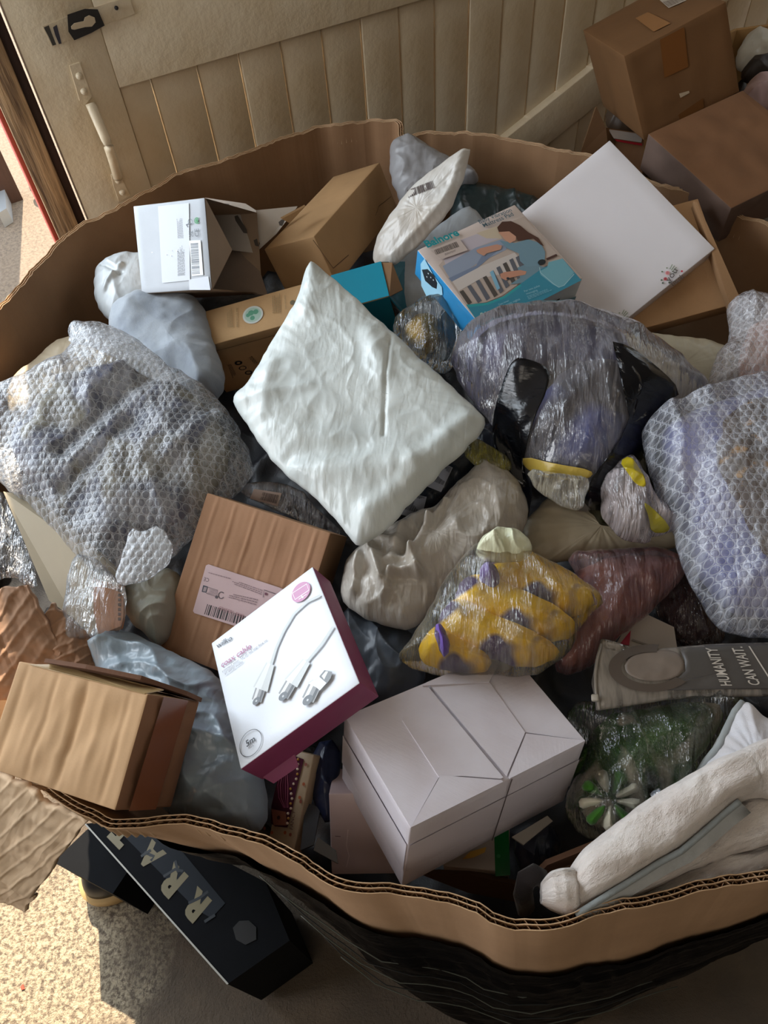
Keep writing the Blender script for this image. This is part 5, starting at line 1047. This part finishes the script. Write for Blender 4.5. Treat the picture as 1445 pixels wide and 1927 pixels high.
Soft([(1060, 1090), (1150, 1045), (1260, 1050), (1290, 1066), (1250, 1120), (1180, 1180), (1110, 1255), (1052, 1268), (1045, 1230), (1090, 1180), (1110, 1130)], (0, -.2, 1), (1160, 1140, .875), T=.03, w=.04, seed=74, wr=.005).make('cloth', fabric('#8C4E3C', '#A3604E', name='terracotta_cloth'), r)
s = Soft([(1225, 1110), (1300, 1050), (1340, 1110), (1370, 1200), (1345, 1220), (1290, 1225), (1240, 1170)], (0, -.1, 1), (1300, 1150, .86), T=.02, w=.03, seed=75, rid=.008)
r = empty('maroon_bag', 'dark maroon cloth in wrinkled clear plastic beneath right bubble wrap', 'bag', s.base()); s.make('clear_bag', film('#6A5A5C', .25, .12), r)
Soft([(1235, 1110), (1300, 1060), (1335, 1110), (1360, 1195), (1290, 1215), (1245, 1165)], (0, -.1, 1), (1300, 1150, .85), T=.015, w=.03, seed=76).make('cloth', fabric('#2C1014', name='maroon_cloth'), r)
r = empty('white_card_sleeve', 'white card sleeve with small red mark behind the frosted pouch', 'sleeve', atz(1220, 1190, .86)); prism('card', [atz(u, v, .875) for u, v in ((1150, 1228), (1195, 1150), (1215, 1155), (1268, 1180), (1275, 1225))], .005, smoothcard('#B5A898', .5, .03), r)
prism('red_mark', [atz(u, v, .8762) for u, v in ((1166, 1212), (1187, 1186), (1184, 1214))], .0006, plain('#A81634', .3), r); prism('fold_line', [atz(u, v, .8762) for u, v in ((1190, 1202), (1230, 1216), (1229, 1219), (1188, 1205))], .0004, plain('#8A7F72', .6), r)
# --- frosted zip pouch
FN = (.0, -.15, 1)
s = Soft([(1130, 1203), (1138, 1222), (1240, 1220), (1340, 1212), (1445, 1209), (1560, 1206), (1560, 1312), (1445, 1311), (1340, 1312), (1250, 1318), (1190, 1328), (1122, 1338), (1118, 1310), (1113, 1285), (1118, 1250)], FN, (1280, 1265, .935), T=.007, Tb=.004, w=.02, smooth=0, seed=77, wr=.002, edge=.0004, N=160, M=26)
r = empty('frosted_zip_pouch', 'frosted zip pouch with light slogan lettering and oval ring, right side', 'pouch', s.base())
fm_ = film('#8E867C', .75, .35, .15, .5, 'frosted_plastic'); s.make('pouch', fm_, r)
overlay(s, 'grey_panel', [(1276, 1216), (1340, 1213), (1445, 1211), (1540, 1208), (1540, 1296), (1445, 1297), (1340, 1297), (1255, 1300), (1200, 1296), (1240, 1290), (1280, 1276), (1293, 1258), (1285, 1235)], poly('#56524F', .4, .1), r, .0012, .0003)
def ring_px(cx, cy, rx, ry, a0, a1, w, n=26):
    P = [(cx + rx * math.cos(a0 + (a1 - a0) * i / n), cy + ry * math.sin(a0 + (a1 - a0) * i / n)) for i in range(n + 1)]; Q = [(cx + (rx - w) * math.cos(a0 + (a1 - a0) * i / n), cy + (ry - w * .62) * math.sin(a0 + (a1 - a0) * i / n)) for i in range(n + 1)]
    return P, Q
P, Q = ring_px(1225, 1257, 80, 45, .6, 4.9, 24)
V = [s.hit(u, v, .0022) for u, v in P + Q]; n1 = len(P); mk('oval_ring', V, [(i, i + 1, i + 1 + n1, i + n1) for i in range(n1 - 1)], poly('#5A5048', .4, .1), r, uvplane(V))
overlay(s, 'oval_centre', [(1172, 1258), (1185, 1235), (1215, 1226), (1262, 1222), (1280, 1232), (1290, 1255), (1275, 1275), (1230, 1284), (1190, 1276)], smoothcard('#80746A', .4, .05), r, .0016, .0003)
def soft_text(S, st, p0, p1, up, mat, parent, ys=1., name='lettering', off=.0028, bold=.01):
    """lettering printed on a curved surface: baseline p0 -> p1, letter tops towards up (pixel vector for one em)"""
    V2, Fs = text_geo(st, bold); x0 = V2[:, 0].min(); w = V2[:, 0].max() - x0; p0 = np.array(p0, float); d = (np.array(p1, float) - p0) / w; up = np.array(up, float)
    V = [S.hit(*(p0 + d * (x - x0) + up * y), off) for x, y in V2]; return mk(name, V, Fs, mat, parent, uvplane(V), smooth=False)
LT = plain('#C9C2B8', .5)
soft_text(s, 'HUMANITY', (1377, 1290), (1348, 1219), (-30, 0), LT, r); soft_text(s, 'CAN WAIT.', (1431, 1289), (1396, 1217), (-30, 0), LT, r)
V = [s.hit(u, v, .0028) for u, v in ((1408, 1216), (1411, 1216), (1449, 1276), (1446, 1276))]; mk('printed_rule', V, [(0, 1, 2, 3)], LT, r, uvplane(V), smooth=False)
tube('zip_track', [s.hit(u, v, .002) for u, v in ((1131, 1212), (1124, 1240), (1120, 1270), (1121, 1300), (1128, 1335))], .0016, plain('#8F887E', .35), r, 6)
obox('zip_slider', s.hit(1112, 1308, .003), s.hit(1126, 1308, .003) - s.hit(1112, 1308, .003), s.hit(1114, 1322, .003) - s.hit(1112, 1308, .003), (0, 0, .005), plain('#A39C90', .4), r)
# --- plush in clear plastic
s = Soft([(1060, 1345), (1085, 1320), (1140, 1325), (1200, 1318), (1260, 1305), (1330, 1300), (1400, 1310), (1385, 1370), (1350, 1430), (1300, 1490), (1260, 1545), (1210, 1580), (1150, 1592), (1095, 1575), (1060, 1530), (1070, 1480), (1110, 1420), (1085, 1380)], (-.05, -.1, 1), (1200, 1440, .885), T=.05, Tb=.03, w=.08, seed=81, wr=.007, rid=.012, rs=9, N=220, M=44)
r = empty('plush_in_bag', 'green and cream leafy plush toy sealed in shiny clear plastic', 'plush toy', s.base()); s.make('clear_bag', film('#A8ACA8', .05, .12, .8), r)
gr = NT('green_cream_plush'); gv = gr.noise(7, 2, .5, dist=2.5)
gr.l(gr.mix(gr.ramp(gr.noise(16, 3), [(.58, (0, 0, 0)), (.68, (1, 1, 1))]), gr.mix(gr.ramp(gv, [(.47, (0, 0, 0)), (.53, (1, 1, 1))]), lin('#3C6420'), lin('#C8C0A8')), lin('#2A2A24')), gr.b.inputs['Base Color']); gr.set(gr.b, Roughness=1.); gr.l(gr.bump(gr.noise(420, 3), 1., .004), gr.b.inputs['Normal'])
Soft([(1075, 1500), (1085, 1430), (1130, 1350), (1200, 1335), (1300, 1320), (1370, 1330), (1330, 1410), (1260, 1490), (1190, 1560), (1120, 1565)], (-.05, -.1, 1), (1200, 1440, .868), T=.045, w=.07, seed=82, wr=.006).make('body', gr.m, r)
wh = fabric('#CFC9B4', name='cream_plush'); gf = fabric('#3F7A24', name='green_plush')
c = (1148, 1505)
for k in range(9):
    a = k * 2 * math.pi / 9 + .2; L = 62
    P = [(c[0] + math.cos(a + d) * rr, c[1] + math.sin(a + d) * rr * .95) for d, rr in ((0, 6), (-.28, L * .6), (-.2, L), (.2, L), (.28, L * .6))]
    Soft(P, (-.2, -.3, 1), (*np.mean(P, 0), .905), T=.012, w=.012, seed=83 + k, N=60, M=10, wr=.001).make('leaf_spot', gf if k % 2 else wh, r)
# --- second white cushion and the big padded one
s = Soft([(1290, 1500), (1320, 1450), (1340, 1410), (1362, 1370), (1385, 1330), (1402, 1320), (1430, 1340), (1470, 1380), (1530, 1450), (1500, 1540), (1400, 1540)], (-.1, -.2, 1), (1410, 1430, .93), T=.03, w=.05, seed=91, wr=.003, ws=20, pucker=.002, N=160, M=34)
r = empty('printed_cushion', 'white padded cushion with grey piping and leaf motif behind the long pad', 'cushion', s.base()); s.make('cover', fabric('#D6D6DC', '#CBC6C6', name='white_cotton'), r)
tube('piping', [s.hit(u, v, .001) for u, v in ((1290, 1490), (1308, 1468), (1330, 1432), (1352, 1405), (1366, 1375), (1384, 1338), (1398, 1322))], .0035, fabric('#A3A8A8', name='grey_piping'), r, 10)
overlay(s, 'leaf_motif', [(1408, 1405), (1418, 1425), (1413, 1436), (1400, 1435), (1398, 1425)], plain('#8A8C92'), r, .001, .0002, 20); overlay(s, 'ring_motif', [(1400, 1424), (1410, 1424), (1411, 1433), (1402, 1430)], plain('#15151C'), r, .0016, .0002, 20)
WC = fabric('#DDD6D0', '#CFC5BE', sc=1.2, name='quilted_cotton', bump=1.)
def loft(name, e1, e2, z, hk, mat, parent, n=28, N=70, low=.6, wr=.0030, seed=1, sq=.8, ends=True):
    """a stuffed roll between two long edges given as (pixel u, v) pairs at heights z, its section a squashed ellipse"""
    A = np.array([atz(u, v, zz) for (u, v), zz in zip(e1, z)]); B = np.array([atz(u, v, zz) for (u, v), zz in zip(e2, z)])
    kk = np.linspace(0, 1, N); A = np.stack([np.interp(kk, np.linspace(0, 1, len(A)), A[:, i]) for i in range(3)], 1); B = np.stack([np.interp(kk, np.linspace(0, 1, len(B)), B[:, i]) for i in range(3)], 1)
    for _ in range(6): A[1:-1] = (A[:-2] + 2 * A[1:-1] + A[2:]) / 4; B[1:-1] = (B[:-2] + 2 * B[1:-1] + B[2:]) / 4
    hk = np.interp(np.linspace(0, 1, N), np.linspace(0, 1, len(hk)), hk); V = []; uv = []; L = 0
    for i in range(N):
        c = (A[i] + B[i]) / 2; h = (B[i] - A[i]) / 2; t = nz((A[min(i + 1, N - 1)] + B[min(i + 1, N - 1)]) - (A[max(i - 1, 0)] + B[max(i - 1, 0)])); up = np.cross(nz(h), t); up = up if up[2] > 0 else -up
        if i: L += np.linalg.norm(A[i] - A[i - 1])
        for k in range(n):
            a = 2 * math.pi * k / n; ca, sa = math.cos(a), math.sin(a); r_ = hk[i] * (1 if sa > 0 else low)
            pk = 1 + wr * 18 * float(noise(L * 60, math.cos(a) * 1.5, seed)) * abs(ca) ** 3
            V.append(c + h * np.sign(ca) * abs(ca) ** sq * pk + up * (np.sign(sa) * abs(sa) ** sq * r_ + wr * 2 * float(fbm(L * 22, a * 1.6, seed, 3)))); uv.append((L, a * .04))
    Fs = [(i * n + k, i * n + (k + 1) % n, (i + 1) * n + (k + 1) % n, (i + 1) * n + k) for i in range(N - 1) for k in range(n)] + [tuple(range(n))[::-1], tuple((N - 1) * n + k for k in range(n))]
    return mk(name, V, Fs, mat, parent, uv)
EP = [(1083, 1722), (1130, 1693), (1190, 1656), (1240, 1624), (1282, 1602), (1322, 1568), (1362, 1532), (1392, 1508)]
EU = [(1074, 1637), (1098, 1600), (1140, 1566), (1190, 1528), (1232, 1498), (1270, 1476), (1315, 1450), (1350, 1432)]
ZP = [.93, .935, .94, .945, .95, .955, .96, .965]
r = empty('long_padded_cushion', 'long cream white padded roll with grey piping resting over front right rim', 'cushion', atz(1270, 1570, .88))
loft('cover', EU + [(1390, 1416), (1445, 1397), (1500, 1380), (1560, 1362)], EP + [(1425, 1500), (1462, 1505), (1510, 1515), (1570, 1520)], ZP + [.965, .97, .97, .97], [.020, .034, .036, .036, .036, .036, .036, .036, .036, .036, .036, .036], WC, r, seed=3, low=.8)
loft('lower_pad', [(1110, 1706), (1190, 1650), (1282, 1590), (1370, 1515), (1445, 1480), (1560, 1470)], [(1120, 1722), (1200, 1688), (1290, 1642), (1370, 1612), (1445, 1590), (1560, 1560)], [.925, .93, .935, .94, .945, .95], [.012, .016, .020, .022, .022, .022], WC, r, seed=5)
loft('lower_pad', [(1130, 1712), (1200, 1684), (1290, 1640), (1370, 1608), (1445, 1588), (1560, 1560)], [(1150, 1732), (1210, 1718), (1300, 1690), (1370, 1672), (1445, 1650), (1560, 1620)], [.905, .91, .915, .92, .92, .92], [.012, .016, .018, .018, .018, .018], WC, r, seed=6)
loft('rounded_end', [(1018, 1660), (1030, 1645), (1050, 1638), (1074, 1637), (1086, 1650)], [(1018, 1700), (1040, 1712), (1062, 1720), (1082, 1722), (1094, 1706)], [.93] * 5, [.012, .028, .032, .030, .012], WC, r, seed=7, N=30, low=.8)
PPT = [atz(u, v, z + .018) for (u, v), z in zip(EP, ZP)]
tube('piping', resample(np.array(PPT), 50, False), .0026, fabric('#8E9494', name='grey_piping'), r, 10)
ST = [(u + 9 + 3 * k ** .5, v + 10 + 2 * k ** .5) for k, (u, v) in enumerate(EP)]
V = []; 
for (u, v), z in zip(EP, ZP): V.append(atz(u, v, z + .018))
for (u, v), z in zip(ST, ZP): V.append(atz(u + 4, v + 6, z + .008))
V = np.array(V); n1 = len(EP); Vb = V - np.array([0, 0, .0015])
mk('trim_strip', np.vstack([V, Vb]), [(i, i + 1, i + 1 + n1, i + n1) for i in range(n1 - 1)] + [(i + 2 * n1, i + n1 + 2 * n1, i + 1 + n1 + 2 * n1, i + 1 + 2 * n1) for i in range(n1 - 1)] + [(0, n1, 3 * n1, 2 * n1), (n1 - 1, 3 * n1 - 1, 4 * n1 - 1, 2 * n1 - 1)], fabric('#B9BDBE', name='pale_trim'), r, np.vstack([uvplane(V)] * 2))
# --- odds at the front right corner inside
tube('dark_strap', [atz(u, v, z) for u, v, z in ((990, 1712, .87), (984, 1680, .90), (990, 1655, .915), (1008, 1645, .915), (1022, 1655, .90))], .009, fabric('#2A2526', name='dark_webbing'), None, 12, flat=.6); tag(bpy.context.scene.objects['dark_strap'], 'dark looped webbing strap beside rounded end of the long cushion', 'strap')
o = prism('brown_card_panel', [atz(1008, 1650, .87), atz(1030, 1628, .885), (*atz(1175, 1570, .90)[:2], .90), atz(1180, 1590, .885), atz(1060, 1650, .87)], .006, cardboard('#7A5A46', .2, 1, 0, .2)); tag(o, 'brown card edge running between plush toy and long cushion', 'card')
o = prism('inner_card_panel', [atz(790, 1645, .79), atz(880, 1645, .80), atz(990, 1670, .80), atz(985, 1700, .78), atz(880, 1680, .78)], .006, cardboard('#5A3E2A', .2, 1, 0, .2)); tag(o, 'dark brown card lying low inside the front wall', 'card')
o = tube('clear_tube', [atz(1232, 1490, .95), atz(1252, 1515, .945)], .005, film('#AAB8CC', .4, .1), None, 12); tag(o, 'short clear plastic tube poking out beside the long cushion', 'tube')

# --- bubble wrapped pieces on the right
s = Soft([(1366, 590), (1372, 568), (1400, 553), (1430, 560), (1480, 575), (1560, 600), (1560, 760), (1400, 760), (1330, 745), (1335, 700), (1352, 660), (1375, 640)], (-.2, -.35, 1), (1440, 660, .965), T=.045, w=.06, seed=101, wr=.008, rid=.010, N=180, M=36)
r = empty('small_bubble_parcel', 'bubble wrapped pinkish box at right edge above the larger bubble parcel', 'parcel', s.base()); s.make('bubble_wrap', bubble('#DDDCE0', .34, .0085), r)
Soft([(1395, 630), (1440, 600), (1560, 610), (1560, 750), (1385, 740)], (-.2, -.35, 1), (1450, 680, .95), T=.035, w=.03, seed=102).make('contents', smoothcard('#B58F80', .5, .05), r)
s = Soft([(1206, 822), (1215, 795), (1245, 782), (1300, 755), (1370, 728), (1445, 712), (1560, 690), (1640, 900), (1580, 1190), (1445, 1200), (1400, 1198), (1355, 1185), (1335, 1160), (1305, 1110), (1280, 1050), (1262, 985), (1240, 940), (1218, 880)], (-.15, -.2, 1), (1380, 960, .965), T=.06, Tb=.05, w=.08, seed=103, wr=.006, rid=.008, rs=7, N=260, M=56, creases=[((1245, 790), (1270, 960), .012, .010), ((1270, 960), (1340, 1150), .006, .012), ((1230, 800), (1440, 725), .010, .012)])
r = empty('large_bubble_parcel', 'large bubble wrapped round parcel, blue edge and brown centre, at right', 'parcel', s.base()); s.make('bubble_wrap', bubble('#DFE2EA', .26, .0090), r)
Soft([(1235, 830), (1250, 805), (1350, 760), (1445, 735), (1560, 720), (1600, 900), (1560, 1160), (1400, 1170), (1330, 1120), (1290, 1020)], (-.15, -.2, 1), (1380, 960, .945), T=.05, w=.07, seed=104).make('blue_wrapper', fabric('#6F74A8', '#83809C', name='violet_blue_paper'), r)
gb = NT('brown_gold'); gb.set(gb.b, Roughness=.5); gb.l(gb.mix(gb.ramp(gb.noise(60, 3), [(.58, (0, 0, 0)), (.64, (1, 1, 1))]), lin('#4A3424'), lin('#B07C1C')), gb.b.inputs['Base Color'])
Soft([(1322, 880), (1345, 800), (1410, 760), (1540, 760), (1580, 900), (1560, 1080), (1460, 1110), (1400, 1050), (1360, 960)], (-.15, -.2, 1), (1450, 930, .968), T=.052, w=.035, seed=105).make('brown_basket', gb.m, r)

# ================================================================ BEHIND THE BOX ON THE RIGHT
b = BX('backbox', 1.0); r = empty('taped_brown_carton', 'large sealed brown carton with tape and label tilted at upper right', 'box', b.base())
DK = cardboard('#76522F', .12, 1., 0, .3, 'sealed_card')
b.body('body', DK, r, dent=.0012)
q = lambda x, y: (1060 + x * .2664, y * .2664)
p = Print(b); p.poly([q(680, 280), q(850, 190), q(880, 470), q(712, 550)], '#7A4C24', .2); p.build('parcel_tape', r); p = Print(b); p.poly([q(810, 810), q(985, 690), q(990, 760), q(820, 845)], '#6A4524', .25); p.build('parcel_tape', r); p = Print(b)
p.poly([q(815, 660), q(885, 640), q(890, 655), q(825, 690)], '#B8A48A', .3); p.build('tape_scuff', r)
p = Print(b, 'back'); p.poly([q(680, 5), q(860, -25), q(870, 8), q(745, 62)], '#BEB2A4', .3); p.bars([q(745, 55), q(860, 5), q(840, -20), q(700, 20)], '#6A5A4E', 8); p.poly([q(510, 135), q(600, 90), q(760, 170), q(640, 230)], '#93643A', .2); p.build('top_label', r)
b = BX('flapbox', 1.0); r = empty('dented_brown_carton', 'dented brown carton with creased flat top at right, below the sealed carton', 'box', b.base())
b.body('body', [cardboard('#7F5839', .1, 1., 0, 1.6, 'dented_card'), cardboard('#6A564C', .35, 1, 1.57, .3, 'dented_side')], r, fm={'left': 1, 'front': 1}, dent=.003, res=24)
# neighbouring pallet box behind, with its own bags
r = empty('pallet_box', 'second cardboard pallet box standing behind at the top right corner', 'box', (.95, 1.55, 0))
pw = [np.array(x) for x in ((.52, 1.28), (.56, 1.42), (.70, 1.60), (.82, 1.69), (1.05, 1.71), (1.3, 1.66), (1.45, 1.4), (1.4, 1.0), (1.1, .85), (.83, .95), (.60, 1.08))]
for i in range(len(pw)):
    a, c = pw[i], pw[(i + 1) % len(pw)]; zt = .93 if 1 <= i <= 5 else .86
    d = nz(np.r_[c - a, 0]); nn = np.array([d[1], -d[0], 0]); L = np.linalg.norm(c - a)
    obox('wall_panel', np.r_[a, .02], d * (L + .004), -nn * .008, (0, 0, zt - .02), cardboard('#96703F', .2, 1, 0, .5, 'second_box_card'), r)
cw = np.mean([x[:2] for x in pw], 0); inn = [np.array([*(cw + (x[:2] - cw) * .93), .80]) for x in pw]
S2 = Soft([(0, 0)] * 4, (0, 0, 1), (1400, 100, .80), world=inn, T=.012, Tb=.05, w=.05, wr=.03, ws=6, smooth=0, N=160, M=50, rid=.03, rs=5, seed=14)
o = S2.make('packing_heap', blotch('#3A322B', '#8A8276', 9, .42, .55, .5, 'mixed_bags', h3='#26221F')); tag(o, 'jumble of pale and brown bags filling the second pallet box behind', 'bags', kind='stuff')
for u0, u1, v0, v1, nm, lb, h, z in ((1385, 1460, 60, 145, 'white_drawstring_bag', 'crumpled off-white bag in the second pallet box at top right', '#A8A090', .90), (1392, 1470, 148, 215, 'pink_white_bag', 'pale pink white bag below off-white bag at the right edge', '#C0A5A8', .92), (1395, 1470, 105, 160, 'dark_brown_cloth', 'dark brown cloth between the off-white and pink bags', '#2A201A', .885), (1140, 1215, 170, 255, 'brown_paper_wad', 'dull brown crumpled paper deep behind the white gift box corner', '#4A3A2C', .86)):
    uu = (u0 + u1) / 2; vv = (v0 + v1) / 2; rx = (u1 - u0) / 2; ry = (v1 - v0) / 2
    ol = [(uu + rx * math.cos(a) * (1 + .2 * math.sin(3 * a)), vv + ry * math.sin(a) * (1 + .15 * math.cos(2 * a))) for a in np.linspace(0, 2 * math.pi, 12, endpoint=False)]
    bag(nm, lb, 'bag' if 'bag' in nm else 'cloth' if 'cloth' in nm else 'paper', ol, (0, -.3, 1), (uu, vv, z), poly(h, .5, .8, .8), T=.03, w=.04, seed=int(u0), rid=.008, N=100, M=20)
r = empty('open_brown_carton', 'open brown carton with raised flap and red-edged white label behind the gift box', 'box', atz(1150, 260, .80))
prism('raised_flap', [atz(1092, 290, .89), atz(1122, 200, .95), atz(1140, 240, .92), atz(1168, 250, .90), atz(1150, 330, .86), atz(1100, 310, .87)], .005, cardboard('#6E5034', .2, 1, 0, .3), r)
prism('front_panel', [atz(1140, 240, .91), atz(1212, 252, .90), atz(1208, 330, .86), atz(1160, 330, .86)], .005, cardboard('#7A5638', .2, 1, 0, .3), r)
prism('white_label', [atz(1145, 243, .915), atz(1209, 253, .905), atz(1207, 268, .90), atz(1155, 260, .907)], .0006, plain('#9A9088', .4), r); prism('red_stripe', [atz(1157, 262, .9065), atz(1208, 270, .8995), atz(1208, 274, .897), atz(1162, 266, .9045)], .0008, plain('#8A1620', .4), r)

# ================================================================ ON THE FLOOR
r = empty('lettered_black_crate', 'black carton with distressed tan capital letters on floor by the pallet box', 'box', (-.35, .3, 0))
top = [atz(u, v, .30) for u, v in ((160, 1550), (428, 1852), (545, 1770), (500, 1660), (270, 1540))]
BKC = smoothcard('#0A0C10', .75, .2, 'black_print_card'); BKC.node_tree.nodes['Principled BSDF'].inputs['Specular IOR Level'].default_value = .12; prism('body', top, .28, BKC, r, n=np.array([0, 0, 1.])); prism('body_edge', [atz(158, 1550, .3012), atz(161, 1549, .3012), atz(430, 1851, .3012), atz(427, 1853, .3012)], .001, plain('#A8A69E', .5), r, n=np.array([0, 0, 1.]))
p = Print((top[0], np.array([1., 0, 0]), np.array([0, 1., 0]), np.array([0, 0, 1.]), .3, .3), off=.001)
p.poly([(215, 1556), (270, 1548), (345, 1605), (424, 1700), (398, 1728), (370, 1712), (250, 1590)], '#06111C', .8)
# letters run down to the right; each drawn between two baseline pixels with its top towards the upper right
for ch, a, c in (('T', (258, 1564), (234, 1540)), ('A', (312, 1609), (284, 1581)), ('R', (353, 1652), (325, 1624)), ('R', (397, 1698), (369, 1670))):
    p.text(ch, a, c, '#6E664C', 1.05, .055)
for pts_ in ([(272, 1604), (290, 1612), (284, 1620)], [(308, 1650), (330, 1636), (345, 1640)], [(355, 1700), (376, 1690), (392, 1678)], [(330, 1620), (336, 1642)], [(385, 1735), (405, 1722)], [(266, 1612), (284, 1600)]): p.stroke(pts_, .0045, '#101A22')
p.build('distressed_lettering', r, label='distressed tan capital letters')
prism('recess', [atz(u, v, .3016) for u, v in ((438, 1746), (450, 1733), (468, 1732), (482, 1745), (482, 1768), (462, 1778), (444, 1768))], .001, plain('#08090B', .5), r, n=np.array([0, 0, 1.]))
r = empty('black_carton', 'small black carton standing behind the lettered one near the torn flap', 'box', (-.5, .38, 0))
prism('body', [atz(u, v, .22) for u, v in ((100, 1622), (165, 1560), (235, 1600), (240, 1640), (212, 1682))], .2, BKC, r, n=np.array([0, 0, 1.]))
# shoe with tan sole
r = empty('black_shoe', 'black shoe with thick tan rubber sole beside the lettered carton', 'shoe', atz(200, 1680, 0))
ol = [(146, 1650), (150, 1680), (160, 1697), (185, 1700), (215, 1692), (250, 1668), (290, 1650), (300, 1600), (240, 1600), (170, 1610)]
P0 = resample(chaikin(np.array([atz(u, v, .045)[:2] for u, v in ol]), 2), 60)
V = [np.r_[x, .004] for x in P0] + [np.r_[x, .012] for x in P0 + (P0 - P0.mean(0)) * .03] + [np.r_[x, .045] for x in P0]; n = 60
mk('sole', V, [(k * n + i, k * n + (i + 1) % n, (k + 1) * n + (i + 1) % n, (k + 1) * n + i) for k in (0, 1) for i in range(n)] + [tuple(range(n))[::-1], tuple(range(2 * n, 3 * n))], plain('#C0A06E', .5), r, uvplane(V))
Pw = [np.r_[x, .046] for x in P0.mean(0) + (P0 - P0.mean(0)) * .88]; s = Soft([(0, 0)] * 4, (0, 0, 1), (220, 1650, .046), world=Pw, T=.05, Tb=.004, w=.05, seed=5, smooth=0, N=60, M=20, edge=0, wr=.001); s.make('upper', smoothcard('#1B1E24', .4, .2), r)
tag(prism('red_scrap', [atz(u, v, .003) for u, v in ((38, 1857), (43, 1852), (46, 1861), (40, 1863))], .002, plain('#C23A22', .5)), 'tiny red scrap lying on the sunlit floor at lower left', 'scrap')
